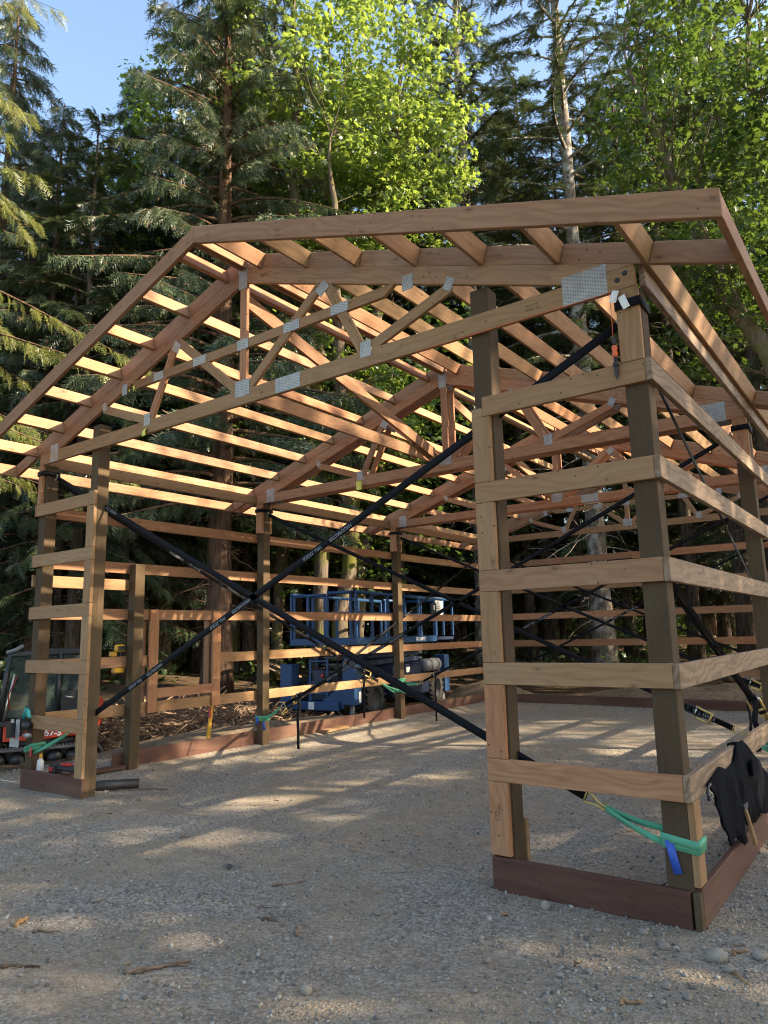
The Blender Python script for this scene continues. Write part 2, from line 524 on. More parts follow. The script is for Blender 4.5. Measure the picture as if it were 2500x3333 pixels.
def ground_mat():
    nt = NT('gravel_and_forest_floor')
    tc = nt.n('TexCoord'); v = tc.outputs['Object']
    sx = nt.n('SeparateXYZ'); nt.l(v, sx.inputs[0])
    n1 = nt.noise(v, 0.8, 5, 0.6)
    n2 = nt.noise(v, 7.0, 5, 0.65)
    dirt = nt.ramp(n2, [(0.3, (0.215, 0.158, 0.098)), (0.7, (0.325, 0.25, 0.162))])
    vo = nt.n('TexVoronoi'); vo.inputs['Scale'].default_value = 55; nt.l(v, vo.inputs['Vector'])
    sc = nt.n('SeparateColor'); nt.l(vo.outputs['Color'], sc.inputs[0])
    grv = nt.ramp(sc.outputs[0], [(0.0, (0.12, 0.11, 0.094)), (0.35, (0.225, 0.208, 0.177)), (0.75, (0.32, 0.296, 0.25)), (1.0, (0.40, 0.37, 0.315))])
    gap = nt.math('MULTIPLY', vo.outputs['Distance'], 1.0)
    grv = nt.mix(nt.math('MULTIPLY', nt.math('SUBTRACT', gap, 0.45, True), 1.6, True), grv, (0.085, 0.073, 0.058))
    f = nt.math('MULTIPLY', nt.math('SUBTRACT', n1, 0.40, True), 5.0, True)
    pad = nt.mix(nt.math('ADD', nt.math('MULTIPLY', f, 0.50), 0.20), grv, dirt)
    # forest floor outside the graded pad, grass far away
    nb = nt.math('MULTIPLY', nt.math('SUBTRACT', nt.noise(v, 0.5, 4), 0.5), 3.0)
    dx = nt.math('SUBTRACT', nt.math('MULTIPLY', sx.outputs[0], -1.0), 1.3)
    dy = nt.math('SUBTRACT', sx.outputs[1], 12.6)
    out = nt.math('ADD', nt.math('MAXIMUM', dx, dy), nb)
    ff = nt.math('MULTIPLY', nt.math('ADD', out, 0.5), 0.8, True)
    duff = nt.ramp(nt.noise(v, 5.0, 6, 0.7), [(0.25, (0.030, 0.020, 0.012)), (0.55, (0.085, 0.056, 0.032)), (0.75, (0.17, 0.115, 0.065))])
    c = nt.mix(ff, pad, duff)
    r = nt.math('SQRT', nt.math('ADD', nt.math('MULTIPLY', sx.outputs[0], sx.outputs[0]), nt.math('MULTIPLY', sx.outputs[1], sx.outputs[1])))
    fg = nt.math('MULTIPLY', nt.math('ADD', nt.math('SUBTRACT', r, 44.0), nt.math('MULTIPLY', nb, 2.0)), 0.3, True)
    grass = nt.ramp(nt.noise(v, 1.5, 6, 0.7), [(0.3, (0.10, 0.16, 0.03)), (0.7, (0.22, 0.26, 0.07))])
    c = nt.mix(fg, c, grass)
    nt.col(c); nt.b.inputs['Roughness'].default_value = 0.92; nt.b.inputs['Specular IOR Level'].default_value = 0.15
    h = nt.math('ADD', nt.math('MULTIPLY', nt.math('SUBTRACT', 1.0, vo.outputs['Distance']), 0.6), nt.math('MULTIPLY', n2, 0.8))
    nt.bump(h, 0.8, 0.016)
    return nt.m
GROUND = ground_mat()
ground = g.obj('ground', GROUND, smooth=True)
tag(ground, 'grey gravel pad with tan dirt patches running into dark forest floor', None, None, 'structure')

# loose gravel lying on the pad: real stones, near the camera dense, thinning out
def stones_mat():
    nt = NT('crushed_stone')
    ge = nt.n('NewGeometry')
    c = nt.ramp(ge.outputs['Random Per Island'], [(0, (0.10, 0.094, 0.084)), (0.3, (0.21, 0.196, 0.172)), (0.6, (0.31, 0.288, 0.248)), (0.85, (0.275, 0.218, 0.145)), (1, (0.40, 0.375, 0.325))])
    nt.col(c); nt.b.inputs['Roughness'].default_value = 0.88; nt.b.inputs['Specular IOR Level'].default_value = 0.2
    return nt.m
STONE = stones_mat()
_ov = np.array([(1, 0, 0), (-1, 0, 0), (0, 1, 0), (0, -1, 0), (0, 0, 1), (0, 0, -1)], float)
_ot = np.array([(0, 2, 4), (2, 1, 4), (1, 3, 4), (3, 0, 4), (2, 0, 5), (1, 2, 5), (3, 1, 5), (0, 3, 5)])

def rand_rot(n, r=rng):
    q = r.normal(size=(n, 4)); q /= np.linalg.norm(q, axis=1)[:, None]
    w, x, y, z = q.T
    return np.stack([np.stack([1 - 2 * (y * y + z * z), 2 * (x * y - z * w), 2 * (x * z + y * w)], -1),
                     np.stack([2 * (x * y + z * w), 1 - 2 * (x * x + z * z), 2 * (y * z - x * w)], -1),
                     np.stack([2 * (x * z - y * w), 2 * (y * z + x * w), 1 - 2 * (x * x + y * y)], -1)], 1)
g = Geo()
N = 64000
az = np.radians(rng.uniform(-75, 2, N)); dist = 2.6 + 8.5 * rng.random(N) ** 1.35
px_, py_ = CAM.x + dist * np.sin(az), CAM.y + dist * np.cos(az)
pn = vnoise(px_ * 0.8, py_ * 0.8, 8) + 0.6 * vnoise(px_ * 2.7, py_ * 2.7, 9)
keep = rng.random(N) < np.clip(0.62 + 1.3 * pn, 0.08, 1)
px_, py_, dist = px_[keep], py_[keep], dist[keep]
n = len(px_)
size = np.exp(rng.normal(math.log(0.0057), 0.46, n)) * (0.85 + dist * 0.035)
size = np.minimum(size, 0.021)
sc = size[:, None] * rng.uniform(0.6, 1.25, (n, 3)); sc[:, 2] *= 0.75
R = rand_rot(n) * sc[:, None, :]
g.scatter(_ov, _ot, R, np.stack([px_, py_, gz(px_, py_) + size * 0.25], -1))
tag(g.obj('loose_gravel', STONE), 'loose crushed gravel strewn over the pad', None, None, 'stuff')

# ================================================================== trees
def leaf_mat(name, dark, light, trans, tfac=0.45, gloss=0.05, clump=1.2, brown=None):
    nt = NT(name)
    tc = nt.n('TexCoord'); ge = nt.n('NewGeometry'); oi = nt.n('ObjectInfo')
    n = nt.noise(tc.outputs['Object'], clump, 3)
    f = nt.math('ADD', nt.math('MULTIPLY', ge.outputs['Random Per Island'], 0.6), nt.math('MULTIPLY', nt.math('SUBTRACT', n, 0.35), 0.9), True)
    f = nt.math('ADD', f, nt.math('MULTIPLY', nt.math('SUBTRACT', oi.outputs['Random'], 0.5), 0.35), True)
    c = nt.mix(f, dark, light)
    tcol = nt.mix(f, tuple(x * 0.75 for x in trans), trans)
    if brown:
        bf = nt.math('GREATER_THAN', ge.outputs['Random Per Island'], 0.955)
        c = nt.mix(bf, c, brown); tcol = nt.mix(bf, tcol, brown)
    d = nt.n('BsdfDiffuse'); nt.l(c, d.inputs[0])
    t = nt.n('BsdfTranslucent'); nt.l(tcol, t.inputs[0])
    m1 = nt.n('MixShader'); m1.inputs[0].default_value = tfac
    nt.l(d.outputs[0], m1.inputs[1]); nt.l(t.outputs[0], m1.inputs[2])
    gl = nt.n('BsdfGlossy'); gl.inputs['Roughness'].default_value = 0.42
    m2 = nt.n('MixShader'); m2.inputs[0].default_value = gloss
    nt.l(m1.outputs[0], m2.inputs[1]); nt.l(gl.outputs[0], m2.inputs[2])
    nt.l(m2.outputs[0], nt.out.inputs[0])
    nt.t.nodes.remove(nt.b)
    return nt.m
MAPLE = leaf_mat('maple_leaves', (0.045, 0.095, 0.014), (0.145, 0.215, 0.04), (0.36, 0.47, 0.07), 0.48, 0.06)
MAPLE2 = leaf_mat('shaded_maple_leaves', (0.024, 0.056, 0.012), (0.07, 0.12, 0.024), (0.15, 0.23, 0.03), 0.42, 0.05)  # maple leaf colours darkened so the crowns look shaded
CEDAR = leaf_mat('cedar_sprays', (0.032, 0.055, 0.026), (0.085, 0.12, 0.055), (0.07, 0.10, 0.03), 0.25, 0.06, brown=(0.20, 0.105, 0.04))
CEDARL = leaf_mat('sunlit_cedar_sprays', (0.13, 0.165, 0.035), (0.28, 0.29, 0.08), (0.42, 0.42, 0.08), 0.42, 0.05, brown=(0.34, 0.20, 0.08))  # cedar colours made lighter and yellower to look sunlit
FIRN = leaf_mat('fir_needles', (0.035, 0.06, 0.028), (0.09, 0.125, 0.05), (0.08, 0.11, 0.03), 0.25, 0.05, brown=(0.16, 0.09, 0.04))
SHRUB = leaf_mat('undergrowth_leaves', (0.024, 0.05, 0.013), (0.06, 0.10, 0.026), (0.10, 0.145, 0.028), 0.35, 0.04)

def bark_mat(name, a, b, sc=(6, 6, 0.8), moss=None, pale=None):
    nt = NT(name)
    v, rnd, raw = objvec(nt)
    n = nt.noise(nt.vmath('MULTIPLY', v, sc), 2.0, 6, 0.65, 0.5)
    c = nt.ramp(n, [(0.35, a), (0.62, b)])
    n2 = nt.noise(v, 1.1, 5, 0.6)
    if moss: c = nt.mix(nt.math('MULTIPLY', nt.math('SUBTRACT', n2, 0.47, True), 6.0, True), c, moss)
    if pale: c = nt.mix(nt.math('MULTIPLY', nt.math('SUBTRACT', nt.noise(v, 3.2, 6, 0.7), 0.48, True), 7.0, True), c, pale)
    nt.col(c); nt.b.inputs['Roughness'].default_value = 0.9; nt.b.inputs['Specular IOR Level'].default_value = 0.15
    nt.bump(n, 0.9, 0.03)
    return nt.m
BARK_CEDAR = bark_mat('cedar_bark', (0.045, 0.027, 0.018), (0.155, 0.095, 0.062), (9, 9, 0.5))
BARK_FIR = bark_mat('fir_bark', (0.05, 0.040, 0.032), (0.20, 0.165, 0.13), (5, 5, 1.6), pale=(0.34, 0.33, 0.30))
BARK_DARK = bark_mat('dark_bark', (0.032, 0.024, 0.018), (0.11, 0.082, 0.06), (6, 6, 1.0))
BARK_MAPLE = bark_mat('mossy_maple_bark', (0.06, 0.045, 0.033), (0.17, 0.13, 0.095), (7, 7, 1.2), moss=(0.12, 0.12, 0.025))

def leaf_template():
    ang = [-90, -25, 3, 32, 60, 90, 120, 148, 177, 205]
    rad = [0.22, 0.66, 0.48, 0.95, 0.55, 1.0, 0.55, 0.93, 0.48, 0.66]
    v = [(0, 0, 0.04)]
    for a, r in zip(ang, rad):
        x, y = r * math.cos(math.radians(a)), r * math.sin(math.radians(a))
        v.append((y, x, -0.16 * r * r - 0.12 * abs(x)))
    t = [(0, i, i % 10 + 1) for i in range(1, 11)]
    return np.array(v), np.array(t)
LEAF_V, LEAF_T = leaf_template()

def spray_template(pairs, flen, ang, wid, curve=0.25, taper=0.75, sub=False):
    """a flat fan of side shoots on an axis along X; curls down (-Z) towards its tip"""
    v = []; t = []; jr = random.Random(pairs * 7 + int(ang))
    def zc(x): return -curve * x * x
    v += [(0, 0.012, 0), (0, -0.012, 0), (1, 0, zc(1))]; t.append((0, 1, 2))
    for i in range(pairs):
        x = 0.06 + 0.9 * (i + 0.5) / pairs
        l0 = flen * (1 - taper * x) * (0.55 + 0.45 * min(1, x * 4))
        for s in (-1, 1):
            xx = x + (0.02 if s > 0 else -0.02)
            a = math.radians(ang + jr.uniform(-16, 16)); l = l0 * jr.uniform(0.6, 1.25)
            b = len(v)
            ex, ey = xx + l * math.cos(a), s * l * math.sin(a)
            if not sub:
                v += [(xx - wid, 0, zc(xx)), (xx + wid, 0, zc(xx)), (ex, ey, zc(xx) - 0.10 * l)]
                t.append((b, b + 1, b + 2))
            else:
                v += [(xx - wid * .6, 0, zc(xx)), (xx + wid * .6, 0, zc(xx)), (ex, ey, zc(xx) - 0.15 * l)]
                t.append((b, b + 1, b + 2))
                for k in range(1, 3):
                    f = k / 3.2
                    mx, my = xx + (ex - xx) * f, ey * f
                    m = l * 0.38 * (1 - 0.5 * f)
                    for s2 in (-1, 1):
                        aa = a + s2 * 0.7
                        b = len(v)
                        v += [(mx - wid * .5, my, zc(xx)), (mx + wid * .5, my, zc(xx)), (mx + m * math.cos(aa), my + s * m * math.sin(aa), zc(xx) - 0.1 * l)]
                        t.append((b, b + 1, b + 2))
    return np.array(v, float), np.array(t)
CED_V, CED_T = spray_template(6, 0.52, 44, 0.050, 0.40)
CEDL_V, CEDL_T = spray_template(8, 0.46, 46, 0.034, 0.30, sub=True)
FIR_V, FIR_T = spray_template(6, 0.38, 54, 0.050, 0.25)

def norm(a): return a / (np.linalg.norm(a, axis=-1, keepdims=True) + 1e-9)

def spray_mats(axis_, nrm, size):
    a = norm(axis_); b = norm(np.cross(nrm, a)); n = np.cross(a, b)
    return np.stack([a, b, n], -1) * size[:, None, None]

def wobble_trunk(H, r0, r1, lean, r, n=14, flare=1.35):
    z = np.linspace(0, H, n); t = z / H
    x = lean[0] * t + 0.012 * H * np.cumsum(r.normal(size=n)) / n
    y = lean[1] * t + 0.012 * H * np.cumsum(r.normal(size=n)) / n
    rad = r0 * (1 - t) ** 0.85 + r1
    rad[0] *= flare
    pts = np.stack([x, y, z], -1); pts[0, 2] = -0.4
    return pts, rad

def conifer(seed, H, r0, zb, R, nb, kind, dead=12, droop=1.0, lean=(0, 0), dens=1.0, size=0.62, side=None, tmpl=None, br=1.0):
    """returns (wood Geo, foliage Geo). kind 'cedar' hangs its sprays, 'fir' spreads them"""
    r = np.random.default_rng(seed)
    wg, fg = Geo(), Geo()
    pts, rad = wobble_trunk(H, r0, 0.012, lean, r)
    k = 14
    wg.tube(pts, rad, k)
    def trunk_at(z): return np.array([np.interp(z, pts[:, 2], pts[:, i]) for i in range(3)])
    A, Nn, S, P = [], [], [], []
    for i in range(nb):
        t = (i + r.random()) / nb
        z = zb + (H - zb) * t ** 0.92
        th = i * 2.39996 + r.normal() * 0.35
        if side is not None and r.random() < 0.7: th = side + r.normal() * 0.8
        prof = (1 - t) ** 0.72 * (0.55 + 0.45 * min(1, t * 7 + 0.25))
        Lb = R * prof * r.uniform(0.6, 1.12) + 0.25
        d = np.array([math.cos(th), math.sin(th), 0])
        s = np.linspace(0, 1, 8)
        if kind == 'cedar':
            zz = Lb * (0.18 * s - 0.62 * droop * s ** 2 + 0.24 * s ** 3.2)
        else:
            zz = Lb * ((0.30 * t + 0.02) * s - 0.26 * droop * (1 - 0.7 * t) * s ** 2)
        bend = r.normal() * 0.18 * Lb
        b = trunk_at(z)[None] + d[None] * (Lb * s)[:, None] + np.array([-d[1], d[0], 0])[None] * (bend * s ** 2)[:, None]
        b[:, 2] += zz
        wg.tube(b, np.linspace(0.012 + 0.016 * Lb, 0.005, 8) * br, 4, cap=False)
        m = max(3, int(Lb * 7.5 * dens))
        ss = (0.12 + 0.88 * r.random(m) ** 0.8)
        tg = np.gradient(b, axis=0)
        bp = np.stack([np.interp(ss, s, b[:, j]) for j in range(3)], -1)
        tv = norm(np.stack([np.interp(ss, s, tg[:, j]) for j in range(3)], -1))
        lat = norm(np.cross(tv, np.array([0, 0, 1.0])))
        sg = np.where(r.random(m) < 0.5, -1, 1)[:, None]
        if kind == 'cedar':
            ax = tv * 0.55 + lat * sg * r.uniform(0.2, 0.9, (m, 1)) + np.array([0, 0, -1.0]) * r.uniform(0.35, 1.25, (m, 1))
            nn = lat * r.normal(size=(m, 1)) * 0.8 + tv * r.normal(size=(m, 1)) + np.array([0, 0, 0.7])
            sz = size * r.uniform(0.55, 1.2, m)
        else:
            ax = tv * 0.8 + lat * sg * r.uniform(0.3, 1.1, (m, 1)) + np.array([0, 0, -1.0]) * r.uniform(-0.1, 0.55, (m, 1))
            nn = np.array([0, 0, 1.0]) + r.normal(size=(m, 3)) * 0.35
            sz = size * r.uniform(0.6, 1.15, m)
        A.append(ax); Nn.append(nn); S.append(sz); P.append(bp)
        # tip
        A.append(tv[-1:] * 0.9 + np.array([[0, 0, -0.25 * droop]])); Nn.append(np.array([[0, 0, 1.0]])); S.append(np.array([size])); P.append(b[-1:] - tv[-1:] * 0.1)
    A = np.vstack(A); Nn = np.vstack(Nn); S = np.concatenate(S); P = np.vstack(P)
    tv_, tt_ = tmpl if tmpl is not None else ((CED_V, CED_T) if kind == 'cedar' else (FIR_V, FIR_T))
    fg.scatter(tv_, tt_, spray_mats(A, Nn, S), P)
    for i in range(dead):
        z = r.uniform(1.2, max(1.6, zb + 1.5)); th = r.uniform(0, 2 * PI); l = r.uniform(0.5, 2.2)
        d = np.array([math.cos(th), math.sin(th), r.uniform(-0.35, 0.15)])
        b0 = trunk_at(z)
        s = np.linspace(0, 1, 5)[:, None]
        bb = b0 + d * l * s + np.array([0, 0, -0.25]) * l * s ** 2 + r.normal(size=(5, 3)) * 0.03 * s
        wg.tube(bb, np.linspace(0.022, 0.006, 5), 4, cap=False)
        for q in range(3):
            c0 = bb[2 + q % 3]; e = d * 0.3 + r.normal(size=3) * 0.5
            wg.tube(np.stack([c0, c0 + e * 0.25 * l, c0 + e * 0.5 * l + np.array([0, 0, -0.05])]), [0.008, 0.005, 0.003], 3, cap=False)
    return wg, fg

def broadleaf(seed, H, stems, centers, leaves, lsize, flat=0.5, spread=0.5, stemr=0.12, twigr=0.012, back=1.3):
    """stems: list of polylines; centers: (n,3) leaf cluster centres"""
    r = np.random.default_rng(seed)
    wg, fg = Geo(), Geo()
    allp = []
    for st in stems:
        st = np.asarray(st, float)
        s = np.linspace(0, 1, 16); si = np.linspace(0, 1, len(st))
        p = np.stack([np.interp(s, si, st[:, j]) for j in range(3)], -1)
        p[1:-1] += r.normal(size=(14, 3)) * np.array([0.06, 0.06, 0.02])
        rr = stemr * (1 - s) ** 0.75 + 0.018; rr[0] *= 1.3
        wg.tube(p, rr, 10)
        allp.append(p)
    allp = np.vstack(allp)
    A, Nn, S, P = [], [], [], []
    for c in centers:
        # nearest stem point that lies lower
        dd = np.linalg.norm(allp - c, axis=1) + np.where(allp[:, 2] > c[2] - 0.3, 6, 0)
        b = allp[np.argmin(dd)]
        ln = np.linalg.norm(c - b)
        s = np.linspace(0, 1, 6)[:, None]
        mid = b + (c - b) * s + np.array([0, 0, 0.12 * ln]) * np.sin(s * PI) + r.normal(size=(6, 3)) * 0.04 * ln * np.sin(s * PI)
        wg.tube(mid, np.linspace(twigr + 0.004 * ln, 0.006, 6), 4, cap=False)
        m = int(leaves * r.uniform(0.5, 1.4))
        off = np.clip(r.normal(size=(m, 3)), -1.7, 1.7) * np.array([spread, spread, spread * flat])
        p = c + off
        out = norm(off + np.array([0, 0, 1e-3]))
        ax = out * np.array([1, 1, 0.2]) + r.normal(size=(m, 3)) * 0.4 + np.array([0, 0, -0.55])
        nn = np.array([0.1, 0.0, 1.0]) + r.normal(size=(m, 3)) * 0.45
        A.append(ax); Nn.append(nn); S.append(lsize * r.uniform(0.35, 1.25, m)); P.append(p)
    A = np.vstack(A); Nn = np.vstack(Nn); S = np.concatenate(S); P = np.vstack(P)
    fg.scatter(LEAF_V, LEAF_T, spray_mats(A, Nn, S), P)
    return wg, fg

def make_tree(name, wg, fg, bark, leaf, x, y, rz, label, group=None, scale=1.0, dz=0.0):
    t = root(name, (x, y, g1(x, y) + dz), rz, label, 'tree', group)
    mw = WM[t.name] @ Matrix.Scale(scale, 4)
    a = link('trunk', wg.mesh('trunk'), bark, t, mw, smooth=True)
    b = link('crown', fg.mesh('crown'), leaf, t, mw)
    b['kind'] = 'stuff'
    return t

def copy_tree_at(src, x, y, rz, label, group=None, s=1.0, dz=0.0):
    mw = Matrix.Translation(Vector((x, y, g1(x, y) + dz))) @ Matrix.Rotation(rz, 4, 'Z')
    c = src.copy(); COL.objects.link(c); place(c, mw); c.parent = None
    for ch in src.children:
        k = ch.copy(); COL.objects.link(k); place(k, mw @ Matrix.Scale(s, 4), c)
    c['label'] = label
    if group: c['group'] = group
    elif 'group' in c: del c['group']
    return c
# ------------------------------------------------------------------ the trees one can tell apart
# tall dark cedar whose bare reddish trunk stands behind the window frame
x, y = at(-49.7, 18.8)
cedar_a = make_tree('cedar_tree', *conifer(21, 25, 0.34, 4.4, 5.0, 250, 'cedar', dead=34, size=0.47, dens=4.4), BARK_CEDAR, CEDAR, x, y, 0.4,
    'tall dark cedar with a thick reddish trunk behind the window frame')
# young sunlit cedar at the left edge of the clearing
x, y = at(-76.0, 11.0)
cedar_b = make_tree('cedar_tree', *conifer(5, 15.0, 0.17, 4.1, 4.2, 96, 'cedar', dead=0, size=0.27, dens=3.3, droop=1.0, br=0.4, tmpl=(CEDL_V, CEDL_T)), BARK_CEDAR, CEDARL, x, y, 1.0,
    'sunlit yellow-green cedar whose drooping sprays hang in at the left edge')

def ellipsoid(r, n, c, rad, shell=0.5):
    d = norm(r.normal(size=(n, 3))); u = r.random(n) ** shell
    return np.asarray(c) + d * u[:, None] * np.asarray(rad)

# big-leaf maple, bright yellow green, behind the middle of the barn
r = np.random.default_rng(3)
x, y = at(-41.6, 20.5)
stems = [[(0, 0, -0.3), (0.05, 0, 5), (-0.1, 0.1, 10), (0.3, 0.2, 16), (0.5, 0.3, 23)],
         [(0.3, 0.3, -0.3), (0.7, 0.5, 4), (1.5, 0.8, 10), (2.2, 1.0, 15), (2.7, 1.4, 21)],
         [(0, 0, 8), (-0.8, -0.3, 13), (-1.9, -0.6, 18), (-2.6, -0.8, 22)],
         [(0, 0, 7), (-1.6, -1.2, 10), (-3.4, -2.6, 14), (-4.4, -3.2, 19)],
         [(0.1, 0.1, 9), (-0.2, -0.8, 13), (0.6, -1.6, 17), (1.1, -2.2, 21)],
         [(0.7, 0.5, 4), (1.3, -0.6, 8), (1.9, -1.4, 12), (2.2, -1.9, 15)]]
cen = np.vstack([ellipsoid(r, 60, (-4.0, -3.0, 16.0), (2.8, 2.4, 4.6), 0.5), ellipsoid(r, 185, (0.3, 0.2, 18.4), (5.0, 4.6, 6.0), 0.45), ellipsoid(r, 60, (2.1, 0.2, 15.2), (2.6, 2.8, 3.0), 0.5),
                 ellipsoid(r, 44, (0.0, -1.0, 12.0), (3.4, 2.6, 2.4), 0.6), ellipsoid(r, 26, (2.0, 0, 7.5), (3.2, 2.2, 2.8), 0.7)])
maple_a = make_tree('maple_tree', *broadleaf(31, 23, stems, cen, 84, 0.135, 0.34, 0.35, stemr=0.24, twigr=0.008), BARK_MAPLE, MAPLE, x, y, 0.0,
    'bright yellow-green maple with slender pale stems behind the roof peak')
# second, mostly shaded maple at the right
r = np.random.default_rng(8)
x, y = at(-2.4, 16.0)
stems = [[(0, 0, -0.3), (0, 0, 5), (-0.5, 0, 10), (-0.9, -0.2, 16)], [(0, 0, 4), (-1.5, -0.3, 8), (-2.6, -0.6, 12), (-3.2, -0.8, 15)], [(0, 0, 5), (1.2, 0.4, 9), (2.2, 0.8, 14)]]
cen = np.vstack([ellipsoid(r, 230, (-0.6, 0, 12.8), (3.9, 3.7, 5.4), 0.45), ellipsoid(r, 40, (-1.8, 0, 9.0), (2.5, 2.2, 2.8), 0.6)])
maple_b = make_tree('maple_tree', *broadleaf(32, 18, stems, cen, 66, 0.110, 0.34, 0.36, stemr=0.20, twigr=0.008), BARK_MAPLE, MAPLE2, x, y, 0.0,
    'broad dark-green maple leaning in over the right eave')
# two mature firs with bare lower trunks
x, y = at(-28.4, 24.0)
fir_a = make_tree('fir_tree', *conifer(41, 31, 0.33, 12.5, 4.6, 120, 'fir', dead=30, size=0.42, dens=4.2, droop=1.3), BARK_FIR, FIRN, x, y, 0.3,
    'fir with a grey trunk rising just right of the bright maple')
x, y = at(-19.6, 21.5)
fir_b = make_tree('fir_tree', *conifer(42, 32, 0.30, 7.5, 4.4, 135, 'fir', dead=46, size=0.42, dens=3.6, droop=1.4), BARK_FIR, FIRN, x, y, 1.3,
    'pale-barked fir standing tall between the maple and the right eave')
# mossy maple trunk behind the lift
x, y = at(-38.6, 21.5)
r = np.random.default_rng(12)
cen = np.vstack([ellipsoid(r, 60, (0.4, 0, 8.5), (3.6, 3.2, 4.0), 0.5), ellipsoid(r, 40, (0.0, 0.5, 5.0), (3.8, 2.5, 2.4), 0.6)])
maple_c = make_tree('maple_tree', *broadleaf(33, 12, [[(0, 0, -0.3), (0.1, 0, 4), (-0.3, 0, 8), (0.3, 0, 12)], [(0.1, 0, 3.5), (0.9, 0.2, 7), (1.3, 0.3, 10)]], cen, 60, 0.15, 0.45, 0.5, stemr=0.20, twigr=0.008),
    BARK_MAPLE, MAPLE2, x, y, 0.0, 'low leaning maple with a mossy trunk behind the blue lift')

# further kinds, copied for the wood behind
x, y = at(-59.5, 30.0)
cedar_c = make_tree('cedar_tree', *conifer(23, 22, 0.28, 1.6, 4.0, 230, 'cedar', dead=10, size=0.50, dens=3.8), BARK_CEDAR, CEDAR, x, y, 2.0,
    'dense dark cedar filling the left side behind the excavator', None)
x, y = at(-54.5, 27.0)
hem = make_tree('hemlock_tree', *conifer(24, 17.5, 0.2, 2.0, 3.7, 110, 'fir', dead=14, size=0.47, dens=4.0, droop=1.9), BARK_DARK, FIRN, x, y, 0.0,
    'feathery dark hemlock to the left of the thick cedar trunk')
slim = make_tree('fir_tree', *conifer(25, 25, 0.20, 10.0, 2.8, 80, 'fir', dead=30, size=0.42, dens=3.2, droop=1.2), BARK_DARK, FIRN, *at(-33.5, 30.0), 0.0,
    'slim dark fir behind the right end of the blue lift', None)

BACK = 'trees of the wood behind the barn'
KIND = {'cedar': 'dark drooping cedar', 'hem': 'feathery hemlock', 'slim': 'slim dark fir trunk', 'maple': 'green leafy maple', 'big': 'broad dark-green maple'}
ZONES = [(0, 'at the left edge behind the sunlit young cedar'), (250, 'behind the left corner post'), (450, 'behind the door post'), (640, 'seen through the window frame'),
         (800, 'between the window frame and the first left wall post'), (950, 'just beyond the first left wall post'), (1140, 'above the front of the blue lift'), (1310, 'above the rear of the blue lift'),
         (1480, 'beyond the farther left wall post'), (1660, 'behind the right jamb post'), (1820, 'just right of the right jamb post'), (1990, 'behind the back wall girts'),
         (2230, 'behind the right corner post'), (2420, 'between the right corner post and the next post'), (9999, 'behind the right wall beyond its second post')]
def where(kind, az, dist):
    px = 1250 + 2305 * math.tan(math.radians(az + 36.3))
    z = next(t for lim, t in ZONES if px < lim)
    return '%s %s %s' % ('nearer' if dist < 26 else 'distant' if dist > 34 else 'mid-distance', KIND[kind], z)
src = {'cedar': (cedar_c, 1.0), 'hem': (hem, 1.0), 'slim': (slim, 1.0), 'maple': (maple_c, 1.0), 'big': (maple_b, 1.0)}
rr_ = random.Random(5)
table = [  # kind, bearing, distance, scale
    ('big', -48.3, 23.5, 1.08), ('big', -52.8, 25.5, 0.98), ('big', -57.8, 26.5, 0.84), ('big', -24.2, 33, 1.1), ('big', -62.5, 27, 0.80),
    ('hem', -23.6, 28, 1.5), ('hem', -15.6, 27, 1.4), ('hem', -12.6, 31, 1.5), ('cedar', -36.0, 31, 1.35), ('cedar', -47.5, 29, 1.3), ('cedar', -44.5, 35, 1.4), ('hem', -31.8, 30, 1.6), ('cedar', -25.8, 36, 1.4),
    ('cedar', -62.5, 21, 0.74), ('cedar', -70.5, 26, 1.0), ('cedar', -64.5, 29, 0.90), ('cedar', -57.0, 22, 0.84), ('cedar', -66.5, 22.5, 0.95), ('hem', -60.0, 19.5, 0.86), ('hem', -57.5, 33, 1.0), ('cedar', -52.0, 31, 0.95),
    ('cedar', -46.5, 26, 1.15), ('hem', -44.0, 31, 1.3), ('cedar', -55.8, 38, 1.0), ('slim', -51.0, 24, 0.9), ('slim', -47.2, 23, 0.85),
    ('cedar', -41.5, 33, 1.2), ('hem', -36.5, 27, 1.15), ('slim', -35.2, 25, 0.9), ('cedar', -33.0, 38, 1.1), ('slim', -31.0, 29, 1.05),
    ('hem', -30.5, 34, 1.15), ('slim', -26.6, 33, 1.0), ('slim', -25.0, 27, 1.0), ('cedar', -25.6, 42, 1.0), ('hem', -22.5, 31, 0.8),
    ('slim', -22.2, 38, 1.0), ('slim', -17.6, 28, 1.05), ('slim', -16.2, 35, 1.1), ('hem', -14.8, 30, 1.0), ('slim', -13.2, 25, 1.0),
    ('cedar', -12.0, 36, 1.1), ('slim', -11.2, 29, 1.0), ('slim', -9.8, 24, 1.1), ('cedar', -8.2, 30, 1.15), ('slim', -7.6, 23, 1.0),
    ('hem', -4.0, 27, 1.2), ('cedar', -2.0, 24, 1.0), ('cedar', -17.2, 46, 1.0), ('slim', -19.0, 33, 1.0), ('slim', -21.0, 27, 0.9),
    ('maple', -58.8, 26, 1.25), ('maple', -53.5, 23, 1.1), ('maple', -28.0, 30, 1.0), ('maple', -15.2, 38, 1.1), ('maple', -45.0, 22, 0.9),
    ('maple', -65.0, 25, 1.2), ('maple', -10.4, 40, 1.0), ('slim', -40.2, 27, 0.95), ('slim', -43.4, 25, 0.8), ('slim', -56.5, 20.5, 0.55), ('slim', -61.0, 20, 0.52),
    ('slim', -37.4, 32, 1.0), ('slim', -29.0, 38, 1.0), ('cedar', -38.5, 40, 1.1), ('hem', -68.0, 33, 1.2)]
